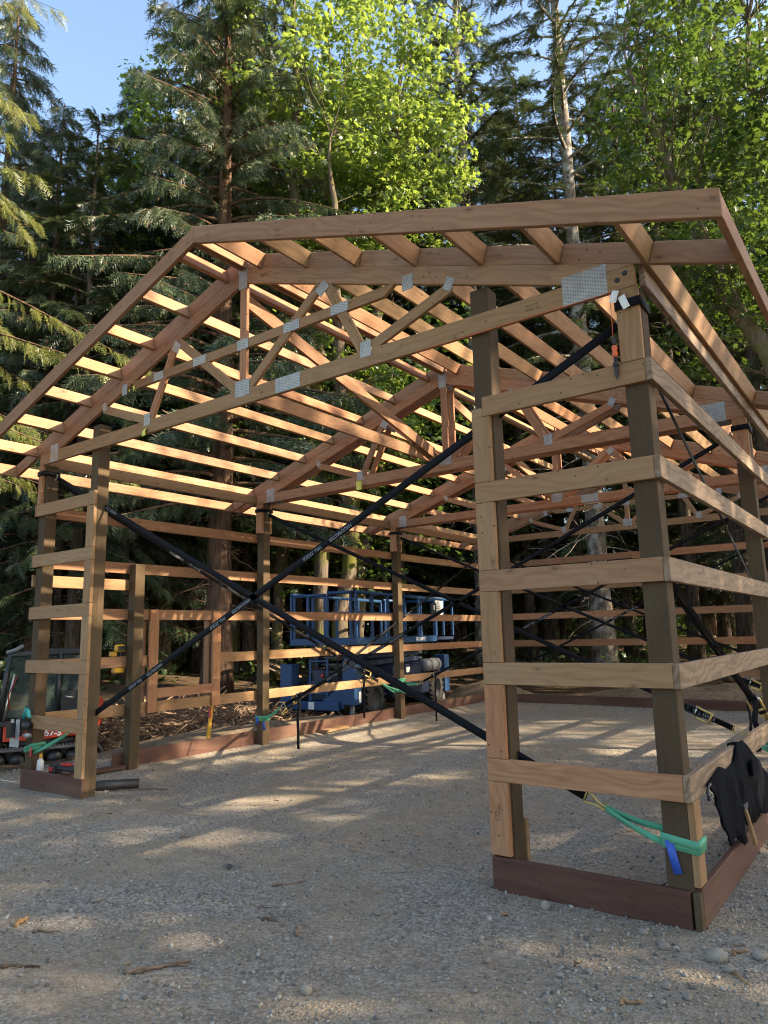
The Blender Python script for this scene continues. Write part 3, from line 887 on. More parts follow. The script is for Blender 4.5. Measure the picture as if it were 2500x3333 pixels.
for kind, az_, d_, s_ in table:
    x, y = at(az_, d_)
    ct = copy_tree_at(src[kind][0], x, y, rr_.uniform(0, 6.28), where(kind, az_, d_), BACK, s_ * rr_.uniform(0.94, 1.06))
    if kind == 'maple':
        for ch in ct.children:
            if ch.name.startswith('crown'):
                ch.material_slots[0].link = 'OBJECT'; ch.material_slots[0].material = MAPLE  # brighter leaf colours stand in for backlight on these shaded crowns
# a far line of trees closes the meadow beyond the wood
for k in range(26):
    az_ = -82 + k * 3.6 + rr_.uniform(-1, 1)
    x, y = at(az_, rr_.uniform(85, 110))
    copy_tree_at((cedar_c, hem, cedar_c)[k % 3], x, y, rr_.uniform(0, 6.28), 'far dark tree at the other side of the meadow', 'far tree line beyond the wood', rr_.uniform(0.7, 1.0))

# trees round the clearing to the right of the barn; their shade falls across it
SHADE = 'trees to the right of the clearing'
r = np.random.default_rng(44)
cen = ellipsoid(r, 84, (0, 0, 13.3), (3.8, 3.5, 3.3), 0.6)
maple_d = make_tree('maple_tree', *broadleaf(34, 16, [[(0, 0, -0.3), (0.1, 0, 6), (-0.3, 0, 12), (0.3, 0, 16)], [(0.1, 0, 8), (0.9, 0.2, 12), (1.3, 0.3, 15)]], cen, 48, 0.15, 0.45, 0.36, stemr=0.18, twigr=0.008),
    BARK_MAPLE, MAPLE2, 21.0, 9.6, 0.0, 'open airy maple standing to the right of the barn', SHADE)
for k, (x, y, s_, kd) in enumerate([(19.5, 1.2, 0.80, 'm'), (20.0, 4.4, 1.05, 'c'), (20.8, 6.2, 0.97, 'd'), (22.5, 12.8, 0.84, 'd'), (20.9, 9.2, 0.74, 'd'), (23.5, 7.8, 0.80, 'd'), (23.0, 18.0, 0.95, 'm'), (24.5, 21.5, 1.08, 'm'), (21.5, 12.6, 0.84, 'c'), (18.0, -3.6, 0.76, 'm'), (24.5, 3.0, 0.84, 'm'),
                                    (25.5, -2.0, 0.85, 'h'), (28.5, 14.5, 0.65, 's'), (28.0, 6.5, 0.62, 's'), (17.5, -9.0, 0.8, 'm'), (24.0, -7.0, 0.8, 'm'), (26.0, 23.0, 0.95, 'm')]):
    copy_tree_at({'m': maple_b, 'c': maple_c, 'd': maple_d, 'h': hem, 's': slim}[kd], x, y, rr_.uniform(0, 6.28), 'leafy tree at the right side of the clearing', SHADE, s_)

# undergrowth on the forest floor: low leafy plants nobody could count
g = Geo()
N = 22000
azs = np.radians(-80 + 82 * rng.random(N) ** 1.7); ds = 17.5 + 26 * rng.random(N) ** 1.2
ux, uy = CAM.x + ds * np.sin(azs), CAM.y + ds * np.cos(azs)
dens = vnoise(ux * 0.45, uy * 0.45, 21)
ok = (dens > -0.08) & ((ux < -4.0) | (uy > 15.0))
ux, uy, dens = ux[ok], uy[ok], dens[ok]
n = len(ux)
uz = gz(ux, uy) + rng.random(n) * (0.3 + 2.6 * np.clip(dens + 0.08, 0, 1))
A = rng.normal(size=(n, 3)) + np.array([0, 0, -0.2]); Nn = np.array([0, 0, 1.0]) + rng.normal(size=(n, 3)) * 0.5
g.scatter(LEAF_V, LEAF_T, spray_mats(A, Nn, rng.uniform(0.05, 0.15, n)), np.stack([ux, uy, uz], -1))
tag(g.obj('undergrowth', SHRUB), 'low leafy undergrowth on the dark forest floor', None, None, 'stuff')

# the wood's far side reads as one mass of leaves; beyond the firs sunlight is put into its leaf colour
def leaf_mass(name, a0, a1, d0, d1, n, h, size, mat, label, seed):
    r = np.random.default_rng(seed)
    az_ = np.radians(r.uniform(a0, a1, n)); d_ = r.uniform(d0, d1, n)
    x = CAM.x + d_ * np.sin(az_); y = CAM.y + d_ * np.cos(az_)
    lump = 0.65 + 0.8 * vnoise(x * 0.35, y * 0.35, seed)
    z = gz(x, y) + r.random(n) ** 1.1 * h * np.clip(lump, 0.15, 1.2)
    A = r.normal(size=(n, 3)) + np.array([0, 0, -0.4]); Nn = np.array([0, 0, 1.0]) + r.normal(size=(n, 3)) * 0.55
    g = Geo(); g.scatter(LEAF_V, LEAF_T, spray_mats(A, Nn, size * r.uniform(0.5, 1.2, n)), np.stack([x, y, z], -1))
    return tag(g.obj(name, mat), label, None, None, 'stuff')
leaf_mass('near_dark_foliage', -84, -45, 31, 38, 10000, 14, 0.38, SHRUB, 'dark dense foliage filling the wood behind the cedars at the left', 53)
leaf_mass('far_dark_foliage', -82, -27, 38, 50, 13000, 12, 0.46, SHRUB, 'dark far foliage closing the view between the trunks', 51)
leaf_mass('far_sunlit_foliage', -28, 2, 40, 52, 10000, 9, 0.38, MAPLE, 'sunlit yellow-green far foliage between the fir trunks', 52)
# ================================================================== pole barn frame
T = 0.038; D = 0.14
SL = 0.33648; AL = math.atan(SL); CA = math.cos(AL); SA = math.sin(AL)
ZT = 3.6058                      # underside of the bottom chords
ZP = 4.9495                      # top of the top chords at the ridge
XM = W / 2
def chord_top(x): return ZP - SL * abs(x - XM)
barn = root('pole_barn_frame', (XM, 0, -0.1), 0, 'open timber frame of an unfinished pole barn with gable roof', 'barn')
ZG = [0.692 + i * 0.60744 for i in range(5)]       # tops of the wall girts
YB = [0.0, 3.552, 7.20, L - D]                      # front faces of the post rows
J = 0.003

def pick(*ms): return random.choice(ms)

# ---- posts
for yb in YB:
    for x0 in (0.0, W - D):
        box_obj('post', (x0, yb, -0.45), (x0 + D, yb + D, 3.60 if yb in (0.0, YB[3]) else 3.74), POST, barn, 0.005)
box_obj('post', (1.075, 0, -0.45), (1.215, D, 3.90), POST, barn, 0.005)
box_obj('post', (5.958, 0, -0.45), (6.100, D, 3.955), POST, barn, 0.005)
box_obj('post', (0.0, 1.255, -0.45), (D, 1.40, 2.49), POST, barn, 0.005)

# ---- trusses: part truss > chords, webs, plates
def truss(y0, gable=False, flip=False, gap_plates=True):
    """y0: front face of the truss"""
    tr = sub('truss', barn, Matrix.Translation(Vector((XM, y0, ZT))))
    yc = y0 + T / 2
    wood_ = RED
    # bottom chord in two lengths, spliced
    sp = 4.155 if not flip else 2.98
    zc = ZT + D / 2
    plank('bottom_chord', (0.012, yc, zc), (sp - 0.001, yc, zc), YEL if gable else wood_, tr, D, T, jit=0.0)
    plank('bottom_chord', (sp + 0.001, yc, zc), (W - 0.012, yc, zc), YEL if gable else wood_, tr, D, T)
    # top chords with a plumb cut at the ridge and a level seat at the heel
    hv = D / CA / 2
    xs = 0.2229
    A = Vector((xs, yc, chord_top(xs) - hv)); B = Vector((XM - 0.001, yc, chord_top(XM) - hv))
    # the heel end is cut level on the bottom chord: shift of the end along the slope per unit of depth
    plank('top_chord', A, B, FIR if gable else wood_, tr, D, T, kA=-1 / SL, kB=SL)
    A2 = Vector((XM + 0.001, yc, chord_top(XM) - hv)); B2 = Vector((W - xs, yc, chord_top(W - xs) - hv))
    plank('top_chord', A2, B2, FIR if gable else wood_, tr, D, T, kA=-SL, kB=1 / SL)
    # webs
    zb = ZT + D
    def ch(x): return chord_top(x) - D / CA
    web = [((XM, zb), (XM, ch(XM) + 0.01), 0.089)]
    for s in (-1, 1):
        X = lambda d: XM + s * d
        web += [((X(0.075), zb + 0.01), (X(0.955), ch(X(0.955)) - 0.005), 0.089), ((X(1.40), zb + 0.01), (X(1.035), ch(X(1.035)) - 0.02), 0.089),
                ((X(1.49), zb + 0.02), (X(2.24), ch(X(2.24)) - 0.015), 0.089)]
    for i, (a, b, w_) in enumerate(web):
        plank('web', (a[0], yc, a[1]), (b[0], yc, b[1]), pick(YEL, RED, YEL) if gable else pick(RED, RED, FIR), tr, w_, 0.0335 - 0.0004 * i, bev=0.002)
    if gable:
        zt_ = 4.188
        xe = (ZP - D / CA - zt_ - 0.045) / SL
        plank('tie', (XM - xe, yc, zt_), (XM + xe, yc, zt_), YEL, tr, 0.089, 0.0362, kA=-1.5, kB=1.5, bev=0.002)
    # punched plates on the visible face
    P = [(0.33, ZT + 0.105, 0.17, 0.21, 0.0), (W - 0.335, ZT + 0.098, 0.30, 0.205, 0.0), (XM - 0.005, 4.845, 0.115, 0.20, 0.0), (XM, ZT + 0.155, 0.19, 0.155, 0.0),
         (sp, ZT + 0.072, 0.295, 0.135, 0.0)]
    for s in (-1, 1):
        P += [(XM + s * 0.985, 4.425, 0.10, 0.125, s * 0.9), (XM + s * 1.44, ZT + 0.15, 0.11, 0.13, 0.0), (XM + s * 2.23, 4.055, 0.075, 0.10, s * 0.5)]
    if gable:
        P += [(XM, 4.188, 0.15, 0.10, 0), (XM - 0.62, 4.188, 0.19, 0.09, 0), (XM + 0.62, 4.188, 0.19, 0.09, 0), (XM - 1.27, 4.188, 0.16, 0.09, 0), (XM + 1.17, 4.188, 0.19, 0.09, 0), (XM - 1.86, 4.175, 0.09, 0.12, 0), (XM + 1.86, 4.19, 0.10, 0.13, 0)]
    for (px, pz, pw, ph, rot) in P:
        for yy in ((y0 - 0.0013,) if gable else (y0 - 0.0013, y0 + T + 0.0013)):
            m = Matrix.Translation(Vector((px, yy, pz))) @ Matrix.Rotation(rot, 4, 'Y')
            box_obj('nail_plate', (-pw / 2, -0.001, -ph / 2), (pw / 2, 0.001, ph / 2), PLATE, tr, 0.0, mw=m)
    if gable and y0 < 0:
        for bx, bz in ((7.085, 3.705), (7.035, 3.672)):
            g = Geo(); g.lathe([(0.0, -0.006), (0.008, -0.006), (0.009, -0.004), (0.018, -0.003), (0.018, 0.0), (0.0, 0.001)], axes(Vector((bx, y0 - 0.0005, bz)), (1, 0, 0), (0, 0, -1)) @ Matrix.Rotation(PI, 4, 'X'), 12)
            g.obj('bolt', DARKM, tr)
    return tr

truss(-T, gable=True)
for yb in YB[1:3]:
    truss(yb - T - 0.002, flip=False); truss(yb + D + 0.002, flip=False)
truss(L, gable=True)

# ---- purlins on edge on the top chords, blocking between them over every truss, tails to the eave boards
offs = [0.045] + [0.225 + 0.568 * k for k in range(7)]
YF = -0.632
bays = [(YF + T + 0.001, 3.62), (3.624, 7.268), (7.272, L + 0.60)]
wz = D / CA
def on_roof(x, up): return (x, chord_top(x) + up)
for s in (-1, 1):
    nrm = Vector((s * SA, 0, CA))
    for k, d in enumerate(offs):
        x = XM + s * d
        base = Vector((x, 0, chord_top(x)))
        c = base + nrm * (D / 2 + 0.001)
        if k == 0: c = Vector((XM + s * 0.026, 0, ZP + D / 2 - 0.012)) 
        for (a, b) in bays:
            side = Vector((CA, 0, -s * SA)) if k else Vector((1, 0, 0))
            plank('purlin', (c.x, a, c.z + random.uniform(-.003, .003)), (c.x, b, c.z + random.uniform(-.003, .003)), pick(FIR, FIR, YEL, RED), barn, D, T, side=side)
    rows = [(-T + 0.001, 1)] + [(yb - T - 0.001, 2) for yb in YB[1:3]] + [(L + 0.001, 1)]
    for (y0, ply) in rows:
        for q in range(ply):
            yc = y0 + T / 2 + q * (D + T + 0.004)
            edge = offs[1:] + [(XM + 0.5965)]
            lo = 0.05
            for k, d in enumerate(edge):
                a_ = lo + 0.002; b_ = d - T / CA / 2 - 0.002 if k < 7 else d
                A = Vector((XM + s * a_, yc, chord_top(XM + s * a_))) + nrm * (D / 2 + 0.001)
                B = Vector((XM + s * b_, yc, chord_top(XM + s * b_))) + nrm * (D / 2 + 0.001)
                if k == 7:
                    B = Vector((XM + s * (XM + 0.555), yc, chord_top(XM + s * (XM + 0.555)))) + nrm * (D / 2 + 0.001)
                    plank('rafter_tail', A, B, FIR, barn, D, T)
                else:
                    plank('blocking', A, B, pick(FIR, FIR, RED), barn, D, T - 0.002)
                lo = d + T / CA / 2

# ---- barge rafters front and back, eave boards
hb = 0.152
for yy in (YF, L + 0.602):
    for s in (-1, 1):
        zc = lambda x: chord_top(x) + wz - hb / CA / 2 + 0.003
        xe = XM + s * (XM + 0.5975)
        A = Vector((xe, yy + T / 2, zc(xe))); B = Vector((XM + s * 0.001, yy + T / 2, zc(XM)))
        if s < 0: plank('barge_rafter', A, B, FIR, barn, hb, T, kA=SL, kB=SL)
        else: plank('barge_rafter', B, A, FIR, barn, hb, T, kA=-SL, kB=-SL)
for s in (-1, 1):
    xe = XM + s * (XM + 0.576)
    zt_ = chord_top(XM + s * (XM + 0.576)) + wz
    ys = [YF + T + 0.001, 3.0, 6.9, L + 0.60]
    for a, b in zip(ys[:-1], ys[1:]):
        plank('eave_board', (xe, a + 0.001, zt_ - 0.072), (xe, b - 0.001, zt_ - 0.072), FIR, barn, D, T, side=(1, 0, 0))

# ---- wall girts
sidebays = [(-T, 3.62), (3.623, 7.27), (7.273, L + T)]
for x_, wl in ((-T, FIR), (W + 0.0005, GREYW)):
    for zi, zt_ in enumerate(ZG + [ZT + D]):
        for bi, (a, b) in enumerate(sidebays):
            xc = x_ + T / 2
            if bi == 2: b = L + T
            pieces = [(a, b)]
            if x_ < 0 and zi == 1 and bi == 0: pieces = [(a, 1.575), (2.815, b)]
            if zi == 5 and bi == 0: pieces = [(0.003, b)]
            for (p, q) in pieces:
                j = random.uniform(-0.004, 0.004)
                plank('girt', (xc, p, zt_ - D / 2 + j), (xc, q, zt_ - D / 2 + j), wl if x_ > 0 else pick(FIR, FIR, YEL), barn, D, T, side=(1, 0, 0))
box_obj('header', (-T, -0.03, 2.15), (-0.0005, 1.36, 2.29), YEL, barn, 0.003)
# front: short girts either side of the opening
XJ = 5.948
for zi, zt_ in enumerate(ZG):
    x0 = XJ if zi < 4 else XJ + 0.085
    plank('girt', (x0, -T / 2, zt_ - D / 2), (W - 0.001, -T / 2, zt_ - D / 2), [RED, YEL, FIR, YEL, YEL][zi], barn, D, T)
    x1 = 1.228 if zi < 4 else 1.12
    plank('girt', (0.004 if zi else 0.16, -T / 2, zt_ - D / 2), (x1, -T / 2, zt_ - D / 2), YEL, barn, D, T)
# upright nailers between the front girts on the jamb posts
lev = [0.105] + ZG
for i in range(5):
    z0 = lev[i] + 0.002; z1 = lev[i + 1] - D - 0.002
    box_obj('nailer', (XJ, -T, z0), (XJ + 0.138, -0.0005, z1), [RED, RED, YEL, YEL, YEL][i], barn, 0.003)
    box_obj('nailer', (1.088, -T, z0), (1.226, -0.0005, z1), YEL, barn, 0.003)
box_obj('nailer', (XJ, -T, ZG[4] - D - 0.002), (XJ + 0.083, -0.0005, ZG[4] - 0.075), YEL, barn, 0.003)
box_obj('nailer', (1.122, -T, ZG[4] - D + 0.002), (1.226, -0.0005, ZG[4] + 0.02), YEL, barn, 0.003)
# blocks under the truss heels
box_obj('bearing_block', (W - D - 0.004, -T, ZG[4] + 0.003), (W - 0.003, -0.0005, ZT - 0.002), YEL, barn, 0.003)
box_obj('bearing_block', (0.002, -T, ZG[4] + 0.003), (D * 0.62, -0.0005, ZT - 0.002), RED, barn, 0.003)
for yb in YB[1:3]:
    for x0 in (0.001, W - D + 0.001):
        for yy in (yb - T - 0.001, yb + D + 0.0005):
            box_obj('bearing_block', (x0, yy, ZT - 0.47), (x0 + D - 0.002, yy + T, ZT - 0.002), RED, barn, 0.003)
# nailer on the outer side of the near corner post, its foot behind the skirt
box_obj('nailer', (W + 0.0006, 0.002, 0.11), (W + T, 0.14, ZG[0] - D - 0.002), YEL, barn, 0.003)
box_obj('nailer', (W + 0.0006, -T, -0.19), (W + T, 0.02, 0.09), POST, barn, 0.003)
# back wall girts
for zi, zt_ in enumerate(ZG):
    for a, b in ((0.0, 3.6), (3.603, W)):
        j = random.uniform(-0.01, 0.01)
        plank('girt', (a, L + T / 2, zt_ - D / 2 + j), (b, L + T / 2, zt_ - D / 2 + j), pick(FIR, FIR, YEL, RED), barn, D, T)

# ---- skirt boards
S0, S1 = -0.20, 0.100
box_obj('skirt_board', (0.0, -T, S0), (1.240, -0.0005, 0.108), SKIRT, barn, 0.004)
box_obj('skirt_board', (XJ + 0.002, -T, S0), (W - 0.014, -0.0005, 0.096), SKIRT, barn, 0.004)
ys = [1.12, 3.62, 7.3, L + T]
for a, b in zip(ys[:-1], ys[1:]):
    box_obj('skirt_board', (-T, a + 0.001, S0), (-0.0005, b - 0.001, S1 + random.uniform(-.006, .006)), SKIRT, barn, 0.004)
ys = [0.022, 3.62, 7.3, L + T]
for a, b in zip(ys[:-1], ys[1:]):
    box_obj('skirt_board', (W + 0.0006, a + 0.001, S0), (W + T, b - 0.001, S1), SKIRT, barn, 0.004)
for a, b in ((0.0, 3.6), (3.602, W)):
    box_obj('skirt_board', (a, L + 0.0005, S0), (b, L + T, S1 - 0.005), SKIRT, barn, 0.004)

# ---- window frame in the left wall
wf = sub('window_frame', barn, Matrix.Translation(Vector((0, 2.2, 1.2))))
for y0, tone in ((1.575, RED), (2.655, RED)):
    box_obj('stud', (0.0008, y0, 0.552), (T, y0 + 0.145, 1.905), tone, wf, 0.003)
    box_obj('trimmer', (-T + 0.001, y0 + (0.148 if y0 < 2 else -0.04), 0.715), (0.0995 - T, y0 + (0.186 if y0 < 2 else -0.002), 1.760), FIR, wf, 0.003) if False else None
box_obj('stud', (-0.001 - T, 1.577, 0.553), (-0.0005 , 1.71, ZG[2] - D - 0.002), RED, wf, 0.003) if False else None
box_obj('side_stud', (-T - 0.09, 1.538, 0.56), (-T - 0.001, 1.574, 1.76), FIR, wf, 0.003)
box_obj('side_stud', (-T - 0.09, 2.616, 0.56), (-T - 0.001, 2.652, 1.76), FIR, wf, 0.003)
box_obj('sill', (0.0012, 1.722, 0.735), (T - 0.001, 2.653, 0.862), RED, wf, 0.003)

# ---- long temporary braces under the roof
plank('brace', (3.50, 0.02, 4.70), (3.42, 3.47, 3.86), FIR, barn, D, T, side=(1, 0, 0))
plank('brace', (3.40, 0.005, ZT + D + 0.071), (3.36, 3.70, ZT + D + 0.071), FIR, barn, D, T, side=(1, 0, 0))
plank('cleat', (3.33, 3.12, 3.73), (3.33, 3.12, 4.03), YEL, barn, 0.09, T, side=(1, 0, 0))
plank('brace', (3.40, 3.74, ZT + D + 0.071), (3.38, 7.3, ZT + D + 0.071), FIR, barn, D, T, side=(1, 0, 0))
plank('brace', (3.53, 3.8, 4.66), (3.46, 7.1, 3.9), FIR, barn, D, T, side=(1, 0, 0))
plank('brace', (5.3, 0.01, ZT + D + 0.071), (5.25, 3.7, ZT + D + 0.071), GREYW, barn, D, T, side=(1, 0, 0)) if False else None
# ================================================================== bracing straps, slings and what hangs on the frame
def ribbon(g, pts, width_dir, w, t=0.0025):
    """flat band along pts; width_dir: one vector or one per point"""
    pts = [Vector(p) for p in pts]; n = len(pts)
    wd = width_dir if isinstance(width_dir, list) else [Vector(width_dir)] * n
    v = []
    for i, p in enumerate(pts):
        tg = (pts[min(i + 1, n - 1)] - pts[max(i - 1, 0)]).normalized()
        a = Vector(wd[i]); a = (a - tg * a.dot(tg)).normalized(); nn = tg.cross(a)
        for sa, sn in ((-1, -1), (1, -1), (1, 1), (-1, 1)):
            v.append(tuple(p + a * (w / 2) * sa + nn * (t / 2) * sn))
    q = []
    for i in range(n - 1):
        b = i * 4
        for j in range(4):
            q.append((b + j, b + (j + 1) % 4, b + 4 + (j + 1) % 4, b + 4 + j))
    q += [(3, 2, 1, 0), (n * 4 - 4, n * 4 - 3, n * 4 - 2, n * 4 - 1)]
    g.add(v, quads=q)

def lerp(a, b, t): return Vector(a) + (Vector(b) - Vector(a)) * t

def ring(g, x0, y0, x1, y1, z, h, e=0.004, tilt=(0, 0), t=0.004):
    """band of height h wrapped round the rectangle; tilt lifts it along x / y"""
    cs = [(x0 - e, y0 - e), (x1 + e, y0 - e), (x1 + e, y1 + e), (x0 - e, y1 + e)]
    pts = []
    for k in range(5):
        x, y = cs[k % 4]
        pts.append((x, y, z + tilt[0] * (x - x0) + tilt[1] * (y - y0)))
    v = []; q = []
    cx, cy = (x0 + x1) / 2, (y0 + y1) / 2
    for (x, y, zz) in pts[:4]:
        ox, oy = (1 if x > cx else -1) * t, (1 if y > cy else -1) * t
        v += [(x, y, zz - h / 2), (x, y, zz + h / 2), (x + ox, y + oy, zz + h / 2), (x + ox, y + oy, zz - h / 2)]
    for k in range(4):
        a = k * 4; b = (k + 1) % 4 * 4
        q += [(a, b, b + 1, a + 1), (a + 3, a + 2, b + 2, b + 3), (a + 1, b + 1, b + 2, a + 2), (a, a + 3, b + 3, b)]
    g.add(v, quads=q)

def ratchet_parts(parent, c, d, wdir):
    """ratchet buckle at c, strap direction d, wdir across"""
    m = axes(Vector(c), d, wdir)
    g = Geo()
    for s in (-1, 1):
        g.box((-0.10, s * 0.036 - 0.004, -0.022), (0.07, s * 0.036 + 0.004, 0.026), m)
    g.box((-0.02, -0.034, -0.014), (0.02, 0.034, 0.014), m)
    g.box((-0.09, -0.03, -0.006), (-0.07, 0.03, 0.006), m)
    f = g.obj('ratchet', DARKM, parent)
    g = Geo()
    for s in (-1, 1):
        p = [tuple(m @ Vector((x, s * 0.05, z))) for x, z in ((-0.01, 0.0), (0.05, 0.035), (0.11, 0.05), (0.16, 0.045))]
        g.tube(p, 0.011, 6)
    p = [tuple(m @ Vector((0.155, y, 0.046))) for y in (-0.055, 0.0, 0.055)]
    g.tube(p, 0.013, 6)
    h = g.obj('ratchet_handle', YSTEEL, f)
    g = Geo()
    p = [tuple(m @ Vector((0, y, 0))) for y in (-0.052, 0, 0.052)]
    g.tube(p, 0.016, 10)
    g.obj('ratchet_axle', STEEL, f)
    return f

def hook_part(parent, c, d, wdir, mat=YSTEEL):
    m = axes(Vector(c), d, wdir)
    g = Geo()
    g.tube([tuple(m @ Vector(p)) for p in ((-0.01, -0.034, 0), (-0.01, 0.034, 0))], 0.006, 6)
    for s in (-1, 1):
        g.tube([tuple(m @ Vector((x, s * y, z))) for x, y, z in ((-0.01, 0.034, 0), (0.03, 0.026, 0), (0.07, 0.012, 0.004), (0.115, 0.010, 0.012), (0.135, 0.010, -0.006), (0.125, 0.010, -0.03), (0.10, 0.012, -0.034))], 0.0065, 6)
    return g.obj('hook', mat, parent)

def strap(A, B, label, ratchet=None, tail=0.0, end=1.0, wdir=(0, 0, 1), w=0.055, texts=(), tdir=1, face=(0, -1, 0), loop=None, sag=0.01, group='black straps that brace the frame', sx=1.0):
    A = Vector(A); B = Vector(B); d = (B - A).normalized()
    t = root('ratchet_strap', A, 0, label, 'strap', group)
    E_ = lerp(A, B, end)
    g = Geo()
    pts = [lerp(A, E_, k / 12) + Vector((0, 0, -sag * math.sin(k / 12 * PI))) for k in range(13)]
    ribbon(g, pts, wdir, w)
    wb = g.obj('webbing', STRAP, t)
    if loop:
        g = Geo(); ring(g, *loop); g.obj('loop', STRAP, t)
        hook_part(t, A, -d, wdir, STEEL)
    if ratchet:
        rc = lerp(A, B, ratchet)
        ratchet_parts(t, rc + Vector((0, 0, 0.0)), d, wdir)
        if tail:
            gz_ = max(g1(rc.x, rc.y) + 0.03, rc.z - tail)
            g = Geo()
            o = Vector(face) * 0.04 - d * 0.05
            pts = [rc + o * 0.4, rc + o + Vector((0, 0, -0.02))] + [rc + o + Vector((0.012 * math.sin(k * 1.7), 0.012 * math.sin(k * 1.1), -0.02 - (rc.z - gz_ - 0.05) * k / 7 )) for k in range(1, 8)]
            ribbon(g, pts, [Vector((0.55, 0.35, 0.02 * k)) for k in range(len(pts))], w * 0.8)
            g.obj('tail', STRAP, t)
    hook_part(t, E_, d, wdir)
    # woven white marking on the strap
    for f in texts:
        X = d * tdir; Z = Vector(face); Z = (Z - X * Z.dot(X)).normalized(); Y = Z.cross(X)
        for txt, off in (('HAULMASTER', -0.17), ('WLL 3333LB', 0.17)):
            c = lerp(A, E_, f) + X * off + Z * 0.0022 + Vector((0, 0, -sag * math.sin(f * PI)))
            lettering('lettering', txt, 0.046, axes(c, X, Y), PRINT, wb, 0.0003, 0.0006, sx=0.92)
    return t, E_, d

def sling(x0, y0, x1, y1, z, P, label, h=0.055, tape=None, tilt=(0, 0), tag_=None):
    """green round sling wrapped round a post foot, both ends led to the point P"""
    t = root('lifting_sling', ((x0 + x1) / 2, (y0 + y1) / 2, z), 0, label, 'sling', 'green slings round the post feet')
    g = Geo(); ring(g, x0, y0, x1, y1, z, h, 0.003, tilt, 0.006)
    ring(g, x0, y0, x1, y1, z + 0.020, h * 0.6, 0.008, (tilt[0] * 1.3, tilt[1] * 0.6), 0.005)
    wb = g.obj('wrap', SLING, t)
    P = Vector(P)
    near = Vector((x1 if P.x > x1 else x0 if P.x < x0 else (x0 + x1) / 2, y1 if P.y > y1 else y0 if P.y < y0 else (y0 + y1) / 2, z))
    for k, (dz, dy) in enumerate(((0.028, 0.05), (-0.022, -0.05))):
        a = Vector((near.x, near.y, z + dz)) + (Vector((0, dy, 0)) if abs(P.x - near.x) > abs(P.y - near.y) else Vector((dy, 0, 0)))
        g = Geo()
        pts = [lerp(a, P, q / 6) + Vector((0, 0, -0.015 * math.sin(q / 6 * PI))) for q in range(7)]
        ribbon(g, pts, [Vector((0.2 * math.sin(q + k), 0.3 * math.cos(q * 0.8), 1)) for q in range(7)], 0.036, 0.004)
        g.obj('leg', SLING, t)
    if tape:
        for (p, dx, dz_, ln) in tape:
            g = Geo(); p = Vector(p)
            ribbon(g, [p, p + Vector((dx * .5, -0.012, dz_ * .5)) * ln, p + Vector((dx, -0.006, dz_)) * ln], Vector((1, 0.1, 0.25)), 0.045, 0.002)
            g.obj('tape_flag', TAPE, t)
    return t

yf = 0.075
# X brace in the front wall plane
_, E, d = strap((6.99, 0.10, 3.44), (0.17, 0.10, 0.27), 'wide black strap from the right corner post top down to the left corner post foot', end=0.905,
      texts=(0.41, 0.60, 0.80), loop=(W - D - 0.003, -T - 0.003, W + 0.003, D + 0.003, 3.50, 0.060), w=0.062)
sling(0.0, 0.0, D, D, 0.30, E + d * 0.11, 'green sling with a red clip round the left corner post foot', tilt=(0.25, 0.0))
_, E, d = strap((0.16, 0.10, 3.46), (7.03, 0.10, 0.27), 'long black strap from the left corner post top to the right corner post foot', end=0.93,
      texts=(0.16,), loop=(-0.003, -T - 0.003, D + 0.003, D + 0.003, 3.50, 0.055), w=0.058)
sling(W - D, 0.0, W + T, D, 0.335, E + d * 0.10, 'green sling with a blue tape flag round the right corner post foot', h=0.072, tape=[((W - 0.11, -0.012, 0.34), 0.22, -1, 0.17)], tilt=(-0.12, 0.0))
# X brace in the left wall plane
_, E, d = strap((0.10, 0.16, 3.42), (0.09, 7.20, 0.36), 'black strap from the left corner post down to the ratchet before the lift tyre', ratchet=0.845, tail=0.85, end=0.91, wdir=(0, 0, 1), w=0.05, face=(1, 0, 0), texts=(0.30,), loop=None)
sling(0.0, YB[2], D, YB[2] + D, 0.40, E + d * 0.1, 'lower green sling crossed round the farther left wall post', tilt=(0.2, -0.3))
_, E, d = strap((0.10, L - 0.15, 3.36), (0.10, 3.68, 0.16), 'thin black strap from the far left corner top down to the first left wall post', end=0.94, wdir=(0, 0, 1), w=0.045, face=(1, 0, 0), texts=(0.5,))
# X braces at the two inner truss lines
_, E, d = strap((0.16, 3.62, 3.44), (7.03, 3.62, 0.36), 'black strap from the first left wall post top across to the right wall', ratchet=0.905, tail=0.0, end=0.955, loop=(-0.003, YB[1] - T - 0.005, D + 0.003, YB[1] + D + T + 0.005, 3.50, 0.055), texts=(0.935,), sx=0.8)
sling(W - D, YB[1], W, YB[1] + D, 0.34, E + d * 0.1, 'green sling at the end of the strap behind the near right wall girt')
_, E, d = strap((6.99, 3.62, 3.46), (0.16, 3.62, 0.32), 'black strap from the right wall down to the ratchet above the blue lift bumper', ratchet=0.905, tail=1.1, end=0.945, loop=(W - D - 0.003, YB[1] - T - 0.005, W + 0.003, YB[1] + D + T + 0.005, 3.50, 0.055), texts=(0.70, 0.83), w=0.05)
sling(0.0, YB[1], D, YB[1] + D, 0.28, E + d * 0.1, 'green sling with blue tape round the foot of the first left wall post', h=0.075, tape=[((0.03, YB[1] - 0.014, 0.30), 0.1, -1, 0.10), ((0.17, YB[1] - 0.01, 0.24), 0.15, -1, 0.12)])
_, E, d = strap((0.16, 7.27, 3.42), (7.03, 7.27, 0.36), 'black strap from the farther left wall post top across to the far right', ratchet=0.89, tail=0.8, end=0.955, loop=(-0.003, YB[2] - T - 0.005, D + 0.003, YB[2] + D + T + 0.005, 3.50, 0.05), w=0.05)
